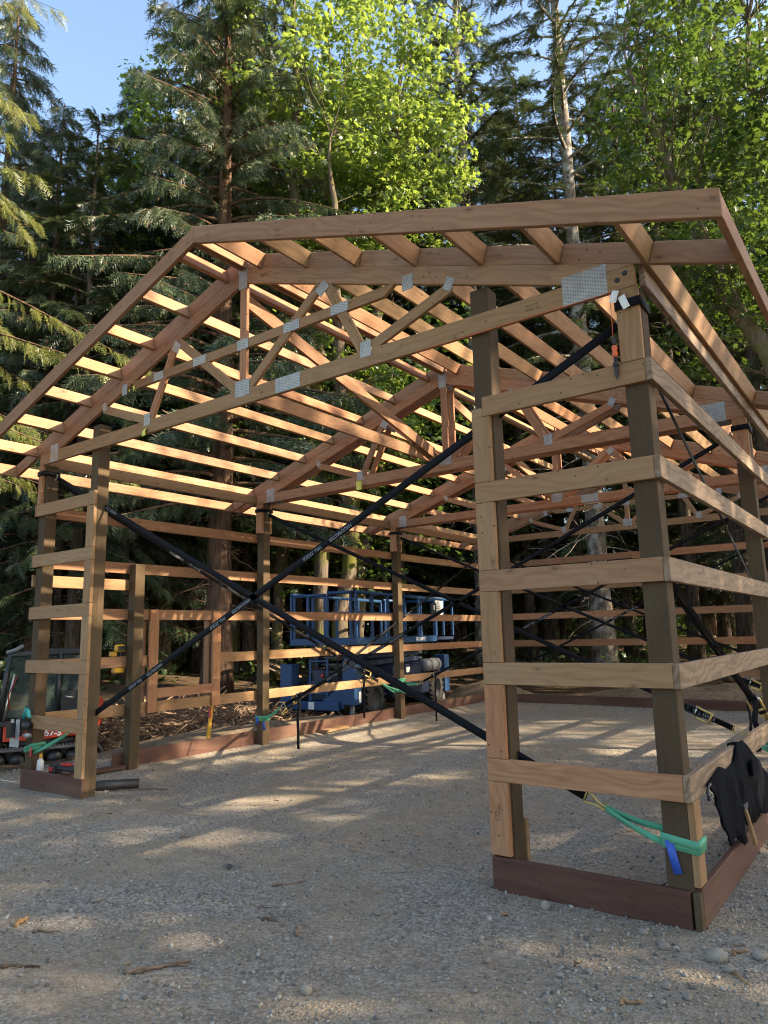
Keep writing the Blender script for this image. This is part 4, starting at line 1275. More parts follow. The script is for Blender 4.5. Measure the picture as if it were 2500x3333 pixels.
_, E, d = strap((6.99, 7.27, 3.46), (0.16, 7.27, 0.40), 'black strap falling to the ratchet in front of the lift rear tyre', ratchet=0.895, tail=1.0, end=0.935, w=0.045, texts=(0.62,))
sling(0.0, YB[2], D, YB[2] + D, 0.56, E + d * 0.1, 'upper green sling round the farther left wall post', tilt=(0.3, 0))
# back wall X brace
strap((0.16, L - 0.16, 3.44), (7.03, L - 0.16, 0.36), 'thin black strap of the back wall falling to the right', w=0.045, end=0.95)
strap((6.99, L - 0.18, 3.46), (0.16, L - 0.18, 0.36), 'thin black strap of the back wall falling to the left', w=0.045, end=0.95, texts=(0.55,))
# right wall
strap((7.07, 0.16, 3.30), (7.07, 7.18, 0.30), 'narrow black strap seen edge-on along the right wall', w=0.05, wdir=(0, 0.4, 1), end=0.93, ratchet=0.85)
_, E, d = strap((7.045, 0.15, 1.93), (7.06, 3.60, 0.55), 'steep black strap behind the right corner post with a yellow ratchet', ratchet=0.78, tail=0.5, end=0.9, w=0.06, wdir=(0.9, 0.25, 0.2), face=(0.4, -0.7, 0.5), texts=(0.14, 0.45), sx=0.8)

# labels on the corner loop and on the truss plates
PAPER = plain('white_paper', (0.78, 0.78, 0.74), 0.8)
YPAPER = plain('yellow_tag', (0.70, 0.66, 0.10), 0.6)
def flat_tag(name, c, x, y, w, h, mat, label, cat, curl=0.02):
    m = axes(Vector(c), x, y)
    g = Geo(); n = 5; v = []; q = []
    for s in (-0.0006, 0.0006):
        for j in range(n + 1):
            t = j / n
            for xx in (-w / 2, w / 2):
                v.append(tuple(m @ Vector((xx, -h * t, curl * math.sin(t * 2.2) + s))))
    k = (n + 1) * 2
    for j in range(n):
        a = j * 2
        q += [(a, a + 1, a + 3, a + 2), (k + a, k + a + 2, k + a + 3, k + a + 1), (a, a + 2, k + a + 2, k + a), (a + 1, k + a + 1, k + a + 3, a + 3)]
    g.add(v, quads=q)
    return tag(g.obj(name, mat), label, cat, 'tags left on the frame')
flat_tag('paper_tag', (7.055, -0.052, 3.555), (1, 0, 0.35), (-0.4, 0, 1), 0.045, 0.10, PAPER, 'white paper tag sewn to the strap loop on the right corner post', 'tag')
flat_tag('paper_tag', (7.025, -0.052, 3.60), (1, 0, -0.3), (0.3, 0, 1), 0.045, 0.08, PAPER, 'smaller paper tag standing up behind the white one', 'tag', 0.01)
flat_tag('plastic_tag', (2.12, -0.042, 3.66), (1, 0, 0.2), (0.25, 0, 1), 0.06, 0.085, YPAPER, 'yellow tag hanging under the left end of the front truss', 'tag', 0.03)
flat_tag('plastic_tag', (2.12, YB[1] - T - 0.006, 3.68), (1, 0, 0), (0, 0, 1), 0.10, 0.13, YPAPER, 'yellow printed label on the bottom chord of the second truss', 'tag', 0.0)

# string line with hanging marking tool at the right corner
ORANGE = plain('orange_line', (0.75, 0.13, 0.04), 0.5)
sl = root('string_line', (7.0, -0.05, 3.6), 0, 'orange string line under the front truss with a black plumb tool hanging on it', 'string')
g = Geo()
g.tube([(5.5, -0.043, 3.600), (6.2, -0.0435, 3.601), (6.985, -0.044, 3.602)], 0.0022, 5)
g.tube([(6.985, -0.05, 3.602), (6.986, -0.052, 3.44), (6.985, -0.055, 3.275)], 0.0022, 5)
g.obj('string', ORANGE, sl)
g = Geo(); m = Matrix.Translation(Vector((6.990, -0.058, 3.02)))
g.lathe([(0.001, -0.005), (0.012, 0.03), (0.015, 0.06), (0.012, 0.085), (0.02, 0.09), (0.02, 0.105), (0.011, 0.11), (0.012, 0.145), (0.0, 0.146)], m, 10)
g.obj('body', BLACKP, sl)
g = Geo(); g.lathe([(0.0, 0.14), (0.013, 0.145), (0.019, 0.165), (0.013, 0.185), (0.019, 0.20), (0.016, 0.218), (0.0, 0.222)], m, 10)
g.obj('line_wound_on_it', ORANGE, sl)
g = Geo(); g.lathe([(0.0, 0.215), (0.013, 0.22), (0.015, 0.255), (0.011, 0.275), (0.0, 0.278)], m, 10)
g.obj('cap', BLACKP, sl)
# red clip on the left sling
g = Geo(); g.tube([(0.16, -0.016, 0.345), (0.155, -0.02, 0.30), (0.165, -0.02, 0.265), (0.150, -0.022, 0.235)], 0.008, 6)
tag(g.obj('clip', plain('red_plastic', (0.6, 0.03, 0.05), 0.4)), 'small red clip on the green sling of the left corner post', 'clip')

# carpenter's pencil letters on the nailers
nails = [o for o in barn.children if o.name.startswith('nailer')]
def mark(txt, c, size, parent):
    lettering('lettering', txt, size, axes(Vector(c), (1, 0, 0), (0, 0, 1)), INK, parent, 0.0002, -0.0022)
mark('B', (6.005, -T - 0.0006, 0.34), 0.085, nails[0])
mark('G', (6.035, -T - 0.0006, 1.36), 0.05, nails[4])
# inked mill stamps on truss lumber
tr0 = [o for o in barn.children if o.name.startswith('truss')][0]
for txt, c, sz in (('DOUG FIR', (6.45, -T - 0.0006, 3.685), 0.022), ('0.0-PT  CH', (6.46, -T - 0.0006, 3.655), 0.022), ('SEL STR', (4.85, -T - 0.0006, 4.20), 0.020), ('REN', (3.86, -T - 0.0006, 4.79), 0.05)):
    lettering('lettering', txt, sz, axes(Vector(c), (1, 0, 0.0), (0, 0, 1)), INK, tr0, 0.0002)

# tool apron hung over the near right girt
CLOTH = plain('black_canvas', (0.005, 0.0055, 0.008), 0.9, var=0.6, scale=22, bump=0.9, spec=0.05)
ap = root('tool_apron', (W + 0.06, 1.0, 0.55), 0, 'black canvas tool apron slung over the lowest girt of the right wall', 'apron')
out = [(0.27, 0.60), (0.40, 0.615), (0.62, 0.645), (0.80, 0.600), (1.02, 0.610), (1.10, 0.655), (1.17, 0.705), (1.38, 0.706), (1.52, 0.655), (1.70, 0.56), (1.95, 0.44), (2.15, 0.34), (2.30, 0.20),
       (2.05, 0.125), (1.84, 0.125), (1.70, 0.155), (1.58, 0.195), (1.50, 0.14), (1.28, 0.175), (1.20, 0.17), (1.08, 0.225), (1.03, 0.185), (1.13, 0.10), (1.00, 0.105), (0.80, 0.20), (0.62, 0.185), (0.48, 0.33), (0.44, 0.44), (0.37, 0.54)]
def smooth_outline(o, n=2):
    for _ in range(n):
        r_ = []
        for i in range(len(o)):
            a, b = Vector((*o[i], 0)), Vector((*o[(i + 1) % len(o)], 0))
            p, q = a.lerp(b, 0.2), a.lerp(b, 0.8); r_ += [(p.x, p.y), (q.x, q.y)]
        o = r_
    return o
bm = bmesh.new()
f = bm.faces.new([bm.verts.new((0, y, z)) for y, z in out])
bmesh.ops.triangulate(bm, faces=[f])
bmesh.ops.subdivide_edges(bm, edges=list(bm.edges), cuts=5, use_grid_fill=True)
for v in bm.verts:
    y, z = v.co.y, v.co.z
    v.co.x = 0.046 + 0.03 * max(0, 0.5 - z) + min(1, max(0.1, (0.68 - z) * 5)) * (0.030 * abs(mnoise.noise(Vector((y * 3.2 + z * 1.5, z * 2.2, 3)))) + 0.020 * abs(mnoise.noise(Vector((y * 8.0 - z * 5, z * 6.0, 9)))) + 0.008 * mnoise.noise(Vector((y * 19, z * 17, 5))))
    if z > 0.66: v.co.x = min(v.co.x, 0.045)
bmesh.ops.solidify(bm, geom=list(bm.faces), thickness=0.010)
bmesh.ops.recalc_face_normals(bm, faces=bm.faces)
me = bpy.data.meshes.new('canvas'); bm.to_mesh(me); bm.free()
link('canvas', me, CLOTH, ap, Matrix.Translation(Vector((W, 0, 0))), smooth=True)
g = Geo()
ribbon(g, [(W + 0.048, 1.27, 0.60), (W + 0.046, 1.27, 0.70), (W + 0.02, 1.26, 0.6985), (W - 0.01, 1.25, 0.699), (W - 0.02, 1.25, 0.60)], (0, 1, 0), 0.10, 0.006)
g.obj('waist_strap', CLOTH, ap)
g = Geo(); g.tube([(W + 0.07, 0.27, 0.605), (W + 0.075, 0.20, 0.60), (W + 0.075, 0.16, 0.575), (W + 0.075, 0.18, 0.535), (W + 0.075, 0.27, 0.54)], 0.008, 6)
g.obj('buckle', BLACKP, ap)
box_obj('pocket', (W + 0.075, 1.42, 0.46), (W + 0.095, 1.62, 0.56), CLOTH, ap, 0.008)
hm = root('hammer', (W + 0.09, 1.16, 0.18), 0, 'wooden hammer handle sticking out of the black tool apron', 'hammer')
plank('handle', (W + 0.075, 1.12, 0.30), (W + 0.10, 1.22, 0.06), YEL, hm, 0.036, 0.024, side=(1, 0, 0), bev=0.006)
box_obj('head', (W + 0.062, 1.05, 0.30), (W + 0.088, 1.17, 0.335), DARKM, hm, 0.004)

# circular saw hooked over the left corner girt
SAWG = plain('saw_teal', (0.02, 0.20, 0.20), 0.4); ALU = plain('worn_cast_aluminium', (0.36, 0.37, 0.36), 0.5, 0.6)
sw = root('circular_saw', (0.07, -0.12, 0.6), 0, 'teal and black circular saw hanging by its grey base plate on the left corner post', 'saw')
slab('base_plate', [(-0.08, -0.15), (0.08, -0.15), (0.08, 0.15), (0.015, 0.15), (0.015, -0.06), (-0.025, -0.06), (-0.025, 0.15), (-0.08, 0.15)], 0.006, axes(Vector((0.03, -0.145, 0.505)), (1, 0.12, 0.0), (0, 0, 1)), ALU, sw)
box_obj('blade', (0.018, -0.24, 0.46), (0.022, -0.06, 0.62), DARKM, sw, 0.0)
box_obj('blade_guard', (0.045, -0.135, 0.50), (0.10, -0.05, 0.68), BLACKP, sw, 0.02)
g = Geo(); g.lathe([(0.0, -0.05), (0.04, -0.05), (0.048, 0.02), (0.040, 0.09), (0.0, 0.10)], axes(Vector((0.13, -0.085, 0.59)), (0, 1, 0), (0, 0, 1)), 16); g.obj('motor', BLACKP, sw, smooth=True)
g = Geo(); g.lathe([(0.0, -0.04), (0.026, -0.04), (0.03, 0.05), (0.0, 0.055)], axes(Vector((0.19, -0.09, 0.485)), (0, 1, 0), (0, 0, 1)), 14); g.obj('end_cap', ALU, sw, smooth=True)
g = Geo(); g.tube([(0.10, -0.09, 0.66), (0.12, -0.09, 0.73), (0.155, -0.09, 0.785), (0.19, -0.09, 0.76), (0.205, -0.09, 0.70), (0.24, -0.09, 0.675)], [0.022, 0.02, 0.018, 0.018, 0.022, 0.02], 10)
g.obj('handle', SAWG, sw, smooth=True)

# yellow cordless nailer on the girt next to the door post
tl = root('nail_gun', (-0.02, 1.19, 1.297), 0, 'yellow and black cordless nailer hanging over the girt beside the door post', 'power tool')
box_obj('motor_housing', (-0.06, 1.10, 1.36), (0.02, 1.24, 1.45), YPAINT, tl, 0.02)
box_obj('side_panel', (0.021, 1.12, 1.375), (0.026, 1.23, 1.435), BLACKP, tl, 0.002)
box_obj('nose', (-0.05, 1.03, 1.30), (0.01, 1.115, 1.365), YPAINT, tl, 0.012)
box_obj('magazine', (-0.075, 1.12, 1.06), (-0.042, 1.16, 1.36), BLACKP, tl, 0.006)
box_obj('battery', (-0.08, 1.09, 1.09), (0.0, 1.24, 1.155), YPAINT, tl, 0.012, mw=Matrix.Rotation(0.0, 4, 'X'))
box_obj('grip', (-0.07, 1.20, 1.15), (-0.04, 1.235, 1.36), BLACKP, tl, 0.01)
# long spirit level leaning outside the window frame
lv = root('spirit_level', (-0.09, 2.75, -0.1), 0, 'long yellow spirit level leaning upright outside the window frame', 'level')
plank('rail', (-0.155, 2.73, -0.12), (-0.145, 2.925, 1.50), YPAINT, lv, 0.06, 0.026, side=(1, 0, 0))
plank('end_cap', (-0.145, 2.925, 1.502), (-0.145, 2.929, 1.53), plain('red_rubber', (0.5, 0.04, 0.04), 0.5), lv, 0.064, 0.03, side=(1, 0, 0))
box_obj('vial', (-0.134, 2.74, 0.36), (-0.128, 2.78, 0.52), plain('red_window', (0.35, 0.02, 0.04), 0.3), lv, 0.004)
# ================================================================== blue rough-terrain scissor lift behind the left wall
BLUE = plain('lift_blue', (0.011, 0.050, 0.135), 0.55, var=0.25, scale=5)
BLUED = plain('lift_dark_blue', (0.008, 0.016, 0.045), 0.5, var=0.3)
TYRE = plain('tyre_rubber', (0.035, 0.033, 0.031), 0.9, var=0.4, scale=9)
RIM = plain('dusty_rim', (0.13, 0.125, 0.12), 0.7, var=0.3)
TANK = plain('grey_gas_bottle', (0.20, 0.205, 0.22), 0.45, 0.2)
WHITE = plain('white_decal', (0.72, 0.72, 0.70), 0.6)
lu = Vector((-0.184, 0.983, 0)).normalized(); lv_ = Vector((-lu.y, lu.x, 0))
LM = Matrix.Identity(4)
for i in range(3):
    LM[i][0] = lu[i]; LM[i][1] = lv_[i]; LM[i][2] = (0, 0, 1)[i]
LM[0][3], LM[1][3], LM[2][3] = -1.3, 8.3, 0.0
lift = bpy.data.objects.new('scissor_lift', None); COL.objects.link(lift)
place(lift, LM @ Matrix.Translation(Vector((1.5, 0.8, -0.2))))
tag(lift, 'blue rough-terrain scissor lift with railed platform parked behind the left wall', 'lift')
def lb(name, lo, hi, mat, parent=None, bev=0.006): return box_obj(name, lo, hi, mat, parent or lift, bev, LM)
def ltube(name, pts, r, mat, parent=None, k=6):
    g = Geo(); g.tube([tuple(LM @ Vector(p)) for p in pts], r, k); return g.obj(name, mat, parent or lift)
# chassis
lb('chassis', (-0.75, 0.30, 0.14), (3.95, 1.30, 0.62), BLUED, bev=0.02)
lb('bumper', (-1.12, 0.30, -0.02), (-1.0, 1.62, 0.16), BLUE, bev=0.012)
lb('bumper', (4.0, 0.1, -0.02), (4.12, 1.5, 0.16), BLUE, bev=0.012)
lb('decal', (-1.124, 0.88, 0.0), (-1.121, 1.02, 0.15), WHITE, bev=0.0)
lb('side_engine_pod', (0.6, -0.16, 0.10), (2.2, 0.28, 0.80), BLUED, bev=0.03)
lb('side_engine_pod', (2.35, -0.10, 0.05), (3.0, 0.28, 0.56), BLUED, bev=0.03)
lb('decal', (1.28, -0.163, 0.62), (1.50, -0.161, 0.74), WHITE, bev=0.0)
lb('decal', (0.75, -0.163, 0.48), (0.85, -0.161, 0.74), plain('buff_decal', (0.45, 0.36, 0.2), 0.6), bev=0.0)
# outriggers: upright boxes with jacks and feet
for (u0, v0, z0, z1) in ((-1.14, -0.10, 0.10, 1.04), (-1.14, 1.42, -0.05, 0.92), (3.62, -0.22, 0.0, 0.95), (3.62, 1.42, 0.0, 0.95)):
    o = lb('outrigger', (u0, v0, z0), (u0 + 0.30, v0 + 0.30, z1), BLUE, bev=0.014)
    g = Geo(); mm = LM @ Matrix.Translation(Vector((u0 + 0.15, v0 + 0.15, -0.30)))
    g.lathe([(0.0, 0.0), (0.17, 0.0), (0.17, 0.03), (0.06, 0.07), (0.05, 0.45), (0.0, 0.45)], mm, 14)
    g.obj('foot', RIM, o)
lb('decal', (-0.98, -0.104, 0.14), (-0.88, -0.101, 0.36), WHITE, bev=0.0)
slab('gusset', [(0, 0), (0.5, 0), (0.5, 0.42), (0.36, 0.42), (0.10, 0.20), (0, 0.20)], 0.05, LM @ axes(Vector((-1.02, 0.72, 0.02)), (0, -1, 0), (0, 0, 1)), BLUE, lift, 0.006)
# front ladder and hoses between the outriggers
for v0 in (0.60, 1.02):
    lb('ladder_stile', (-1.02, v0, 0.16), (-0.97, v0 + 0.05, 1.02), BLUE)
for k in range(4):
    lb('ladder_rung', (-1.015, 0.651, 0.30 + k * 0.22), (-0.975, 1.019, 0.335 + k * 0.22), BLUE)
for k in range(5):
    ltube('hose', [(-0.93, 0.52 - k * 0.02, 0.20 + 0.05 * k), (-1.0, 0.50 - k * 0.03, 0.55), (-0.98, 0.40 + 0.06 * math.sin(k), 0.85), (-0.85, 0.45, 1.0 - 0.03 * k)], 0.012, BLACKP)
lb('control_box', (-1.03, 0.70, 0.55), (-0.93, 0.95, 0.80), BLUED)
ltube('red_valve', [(-1.04, 0.72, 0.68), (-1.06, 0.72, 0.68)], 0.035, plain('red_knob', (0.5, 0.03, 0.03), 0.4), None, 10)
# folded scissor pack
for k in range(4):
    z0 = 0.66 + k * 0.155
    for v0 in (0.40, 1.12):
        a = lb('scissor_arm', (-0.55, v0, z0), (3.55, v0 + 0.06, z0 + 0.11), BLUED, bev=0.008)
        a2 = lb('scissor_arm', (-0.5, v0 + 0.075, z0 + 0.02), (3.5, v0 + 0.13, z0 + 0.125), BLUED, bev=0.008)
    ltube('cross_pin', [(-0.4, 0.34, z0 + 0.06), (-0.4, 1.30, z0 + 0.06)], 0.03, RIM)
    ltube('cross_pin', [(3.4, 0.34, z0 + 0.06), (3.4, 1.30, z0 + 0.06)], 0.03, RIM)
# platform
lb('platform', (-1.02, -0.10, 1.30), (3.45, 1.55, 1.45), BLUE, bev=0.012)
lb('extension_deck', (3.46, -0.02, 1.33), (4.9, 1.47, 1.41), BLUED, bev=0.01)
tx = lb('name_panel', (0.2, -0.106, 1.305), (3.4, -0.1015, 1.445), BLUE, bev=0.0)
lettering('lettering', 'GS-3369 RT', 0.115, LM @ axes(Vector((2.35, -0.108, 1.375)), (1, 0, 0), (0, 0, 1)), WHITE, tx, 0.0004, 0.002)
def rail_run(u0, v0, u1, v1, posts, z0=1.45, z1=2.40, mid=True, name='rail'):
    a, b = Vector((u0, v0, 0)), Vector((u1, v1, 0))
    g = Geo()
    for z, r_ in ((z1, 0.026), (z0 + 0.52, 0.02)):
        d = (b - a).normalized(); n_ = Vector((-d.y, d.x, 0))
        g.add([tuple(LM @ (p + n_ * s * r_ + Vector((0, 0, z + q * r_ * 1.3)))) for p in (a, b) for s, q in ((-1, -1), (1, -1), (1, 1), (-1, 1))],
              quads=[(0, 1, 5, 4), (1, 2, 6, 5), (2, 3, 7, 6), (3, 0, 4, 7), (0, 3, 2, 1), (4, 5, 6, 7)])
    g.obj(name, BLUE, lift)
    for t in posts:
        p = a.lerp(b, t)
        lb('rail_post', (p.x - 0.028, p.y - 0.028, z0 - 0.005), (p.x + 0.028, p.y + 0.028, z1 - 0.034), BLUE, bev=0.004)
rail_run(-0.99, -0.07, 3.42, -0.07, (0, 0.17, 0.35, 0.55, 0.75, 1.0))
rail_run(-0.99, 1.52, 3.42, 1.52, (0, 0.2, 0.45, 0.7, 1.0))
rail_run(-0.99, 0.0, -0.99, 0.62, (0.08, 1.0))
rail_run(-0.99, 0.66, -0.99, 1.46, (0.02, 0.55, 0.98), z1=2.36)
rail_run(3.46, 0.0, 4.88, 0.0, (0.05, 0.5, 1.0), z1=2.43)
rail_run(3.46, 1.45, 4.88, 1.45, (0.05, 0.5, 1.0), z1=2.43)
rail_run(4.86, 0.02, 4.86, 1.43, (0.33, 0.66), z1=2.43)
for u0 in (-0.55, 0.35):
    ltube('latch', [(u0, -0.12, 2.30), (u0 + 0.05, -0.15, 2.24), (u0 + 0.14, -0.15, 2.02), (u0 + 0.05, -0.14, 1.98)], 0.014, BLUE)
cb_ = lb('control_panel', (3.0, -0.19, 1.95), (3.25, -0.105, 2.28), BLACKP, bev=0.02)
lb('decal', (3.04, -0.194, 2.10), (3.12, -0.191, 2.22), WHITE, cb_, 0.0)
lb('notice_board', (3.30, -0.13, 1.92), (3.85, -0.12, 2.36), WHITE, bev=0.0)
for k in range(7):
    lb('printed_line', (3.34, -0.1325, 2.29 - k * 0.052), (3.34 + (0.44 if k % 3 else 0.30), -0.1305, 2.305 - k * 0.052), INK, bev=0.0)
# gas bottle
g = Geo(); mm = LM @ axes(Vector((2.35, -0.22, 0.72)), (0, 0, 1), (0, 1, 0)) 
g.lathe([(0.0, 0.0), (0.10, 0.01), (0.155, 0.06), (0.16, 0.14), (0.16, 0.80), (0.155, 0.90), (0.11, 0.98), (0.0, 1.0)], LM @ axes(Vector((2.35, -0.12, 0.73)), (0, 1, 0), (0, 0, 1)), 20)
gb = g.obj('gas_bottle', TANK, lift, smooth=True)
for u0 in (2.62, 3.05):
    g = Geo(); g.lathe([(0.164, 0.0), (0.166, 0.0), (0.166, 0.035), (0.164, 0.035)], LM @ axes(Vector((u0, -0.12, 0.73)), (0, 1, 0), (0, 0, 1)), 20); g.obj('clamp', BLACKP, gb)
# wheels with chevron lugs
def wheel(u0, v0, side, r_=0.40):
    m = LM @ axes(Vector((u0, v0, 0.17)), (1, 0, 0), (0, 0, side))      # local Z across
    w_ = 0.34
    g = Geo(); g.lathe([(0.22, -w_ / 2), (r_ - 0.06, -w_ / 2 - 0.01), (r_ - 0.015, -w_ / 2 + 0.03), (r_ - 0.015, w_ / 2 - 0.03), (r_ - 0.06, w_ / 2 + 0.01), (0.22, w_ / 2)], m, 36)
    for k in range(20):
        for s in (-1, 1):
            a = (k + (0.5 if s > 0 else 0)) / 20 * 2 * PI
            mm = m @ Matrix.Rotation(a, 4, 'Z') @ Matrix.Translation(Vector((r_ - 0.004, 0, s * w_ * 0.27))) @ Matrix.Rotation(s * 0.7, 4, 'X')
            g.box((-0.022, -0.022, -w_ * 0.36), (0.024, 0.022, w_ * 0.30), mm)
    t = g.obj('tyre', TYRE, None)
    wr = bpy.data.objects.new('wheel', None); COL.objects.link(wr); place(wr, m, lift)
    place(t, WM[t.name], wr)
    g = Geo(); g.lathe([(0.0, 0.04), (0.06, 0.06), (0.07, 0.02), (0.15, 0.0), (0.20, 0.06), (0.225, 0.16), (0.225, -0.16)], m, 24)
    g.obj('rim', RIM, wr)
    g = Geo(); g.lathe([(0.0, 0.12), (0.05, 0.11), (0.085, 0.06), (0.085, 0.0)], m, 12); g.obj('hub', RIM, wr)
wheel(-0.28, 0.02, -1); wheel(3.22, 0.02, -1); wheel(-0.28, 1.58, 1); wheel(3.22, 1.58, 1)

# ================================================================== orange compact excavator behind the left corner
ORANGEP = plain('excavator_orange', (0.50, 0.045, 0.012), 0.45, var=0.2, scale=4)
CABP = plain('cab_black', (0.02, 0.021, 0.023), 0.4)
TRACK = plain('dusty_rubber_track', (0.10, 0.092, 0.082), 0.9, var=0.4)
def glass():
    nt = NT('cab_glass'); nt.b.inputs['Base Color'].default_value = (0.22, 0.28, 0.26, 1)
    nt.b.inputs['Roughness'].default_value = 0.05; nt.b.inputs['Transmission Weight'].default_value = 0.85; nt.b.inputs['IOR'].default_value = 1.05
    nt.b.inputs['Specular IOR Level'].default_value = 0.4
    return nt.m
GLASS = glass()
e_ = Vector((0.463, 0.886, 0)).normalized(); n_ = Vector((0.886, -0.463, 0)).normalized()
EM = Matrix.Identity(4)     # local X to the rear, Y away from the photographer, Z up; origin at the near side plane
for i in range(3):
    EM[i][0] = e_[i]; EM[i][1] = -n_[i]; EM[i][2] = (0, 0, 1)[i]
EM[0][3], EM[1][3], EM[2][3] = -2.3, 1.3, 0.0
ex = bpy.data.objects.new('excavator', None); COL.objects.link(ex)
place(ex, EM @ Matrix.Translation(Vector((0.2, 0.6, -0.2))))
tag(ex, 'orange compact excavator with black glazed cab behind the left corner post', 'excavator')
def eb(name, lo, hi, mat, parent=None, bev=0.008): return box_obj(name, lo, hi, mat, parent or ex, bev, EM)
def eslab(name, pts, y, th, mat, parent=None, bev=0.004):
    return slab(name, pts, th, EM @ axes(Vector((0, y, 0)), (1, 0, 0), (0, 0, 1)), mat, parent or ex, bev)
def etube(name, pts, r_, mat, parent=None, k=8):
    g = Geo(); g.tube([tuple(EM @ Vector(p)) for p in pts], r_, k); return g.obj(name, mat, parent or ex)
# tracks: rubber belt round, lugs, rollers
for y0 in (-0.05, 0.95):
    g = Geo(); prof = []
    for k in range(24):
        a = PI / 2 + PI * k / 11 if k < 12 else -PI / 2 + PI * (k - 12) / 11
        cx_ = -0.45 if k < 12 else 0.80
        prof.append((cx_ + 0.16 * math.cos(a), -0.155 + 0.16 * math.sin(a)))
    n = len(prof)
    v = [tuple(EM @ Vector((x, y0 + yy, z))) for yy in (-0.15, 0.15) for x, z in prof]
    inner = [(-0.45 + (x + 0.45) * (0.86 if x < 0.2 else 1) if x < 0.2 else 0.80 + (x - 0.80) * 0.8, -0.155 + (z + 0.155) * 0.8) for x, z in prof]
    v += [tuple(EM @ Vector((x, y0 + yy, z))) for yy in (-0.15, 0.15) for x, z in inner]
    q = []
    for k in range(n):
        j = (k + 1) % n
        q += [(k, j, n + j, n + k), (2 * n + k, 3 * n + k, 3 * n + j, 2 * n + j), (k, 2 * n + k, 2 * n + j, j), (n + k, n + j, 3 * n + j, 3 * n + k)]
    g.add(v, quads=q)
    for k in range(26):
        x = -0.45 + 1.25 * k / 25
        g.box((x - 0.012, y0 - 0.14, 0.003), (x + 0.012, y0 + 0.14, 0.018), EM)
    tr_ = g.obj('track', TRACK, ex)
    for x in (-0.45, -0.2, 0.05, 0.3, 0.55, 0.80):
        g = Geo(); g.lathe([(0.0, -0.08), (0.10, -0.08), (0.10, 0.08), (0.0, 0.08)], EM @ axes(Vector((x, y0, -0.16)), (1, 0, 0), (0, 0, 1)), 14); g.obj('roller', CABP, tr_)
eb('undercarriage', (-0.35, 0.12, -0.20), (0.70, 0.80, 0.02), CABP)
eb('turntable', (-0.2, 0.10, 0.02), (0.55, 0.80, 0.09), CABP)
# orange house
eslab('side_panel', [(-0.40, 0.10), (0.17, 0.10), (0.42, 0.13), (0.50, 0.15), (0.34, 0.235), (-0.05, 0.29), (-0.40, 0.31)], -0.02, 0.05, ORANGEP, None, 0.008)
hp = eslab('rear_house', [(-0.38, 0.10), (0.55, 0.10), (0.86, 0.16), (0.95, 0.30), (0.95, 0.62), (0.80, 0.70), (0.62, 0.72), (0.60, 0.30), (-0.38, 0.30)], 0.60, 1.05, ORANGEP, None, 0.02)
lettering('lettering', 'KX057-5', 0.125, EM @ axes(Vector((0.145, -0.0475, 0.185)), (1, 0, -0.03), (0.12, 0, 1)), WHITE, hp, 0.0006, 0.004)
eb('decal', (-0.22, -0.048, 0.22), (-0.17, -0.0465, 0.29), WHITE, hp, 0.0)
eb('step_plate', (-0.70, 0.0, 0.02), (-0.41, 0.9, 0.30), CABP, None, 0.02)
# cab: frame, door, glass
fr = [((-0.43, 0.38), (-0.36, 1.30), (-0.24, 1.385)), ]
cb = eslab('cab_roof', [(-0.40, 1.33), (-0.26, 1.37), (0.2, 1.405), (0.58, 1.395), (0.64, 1.36), (0.60, 1.32), (-0.38, 1.30)], 0.42, 0.86, CABP, None, 0.012)
for yy in (0.01, 0.83):
    etube('pillar', [(-0.46, yy, 0.34), (-0.43, yy, 0.80), (-0.37, yy, 1.33)], 0.032, CABP)
    etube('pillar', [(0.30, yy, 0.32), (0.31, yy, 1.36)], 0.034, CABP)
    etube('pillar', [(0.62, yy, 0.32), (0.61, yy, 1.36)], 0.034, CABP)
    eb('cab_sill', (-0.46, yy - 0.03, 0.31), (0.64, yy + 0.03, 0.38), CABP)
etube('cross_bar', [(-0.43, 0.01, 0.73), (-0.43, 0.83, 0.73)], 0.016, CABP)
eslab('front_glass', [(-0.455, 0.38), (-0.43, 0.73), (-0.37, 1.31), (-0.36, 1.31), (-0.42, 0.73), (-0.445, 0.38)], 0.42, 0.78, GLASS, None, 0)
eslab('side_glass', [(-0.42, 0.42), (0.27, 0.42), (0.28, 1.31), (-0.35, 1.31), (-0.40, 0.80)], 0.02, 0.006, GLASS, None, 0)
dr = eslab('door', [(0.34, 0.40), (0.60, 0.40), (0.60, 0.76), (0.34, 0.80)], 0.0, 0.03, CABP, None, 0.006)
etube('door_handle', [(0.40, -0.03, 0.70), (0.44, -0.05, 0.69), (0.52, -0.04, 0.675)], 0.012, STEEL, dr)
eslab('door_glass', [(0.355, 0.81), (0.59, 0.77), (0.59, 1.30), (0.355, 1.32)], 0.0, 0.006, GLASS, None, 0)
eslab('rear_glass', [(0.34, 0.45), (0.60, 0.45), (0.60, 1.3), (0.34, 1.32)], 0.83, 0.006, GLASS, None, 0)
st = eslab('seat', [(0.18, 0.45), (0.50, 0.45), (0.52, 0.55), (0.56, 1.0), (0.46, 1.02), (0.42, 0.60), (0.18, 0.58)], 0.42, 0.40, CABP, None, 0.03)
eb('armrest_console', (0.06, 0.14, 0.42), (0.24, 0.24, 0.70), plain('grey_console', (0.10, 0.10, 0.11), 0.5), None, 0.03)
lvv = etube('joystick', [(0.15, 0.18, 0.70), (0.14, 0.17, 0.86), (0.135, 0.17, 0.92)], 0.018, CABP)
etube('knob', [(0.135, 0.17, 0.93), (0.133, 0.17, 1.0)], 0.024, plain('red_grip', (0.6, 0.05, 0.02), 0.4), lvv)
etube('visor', [(-0.42, 0.05, 1.36), (-0.30, 0.03, 1.40), (-0.20, 0.02, 1.46)], 0.03, plain('grey_visor', (0.18, 0.18, 0.18), 0.6))
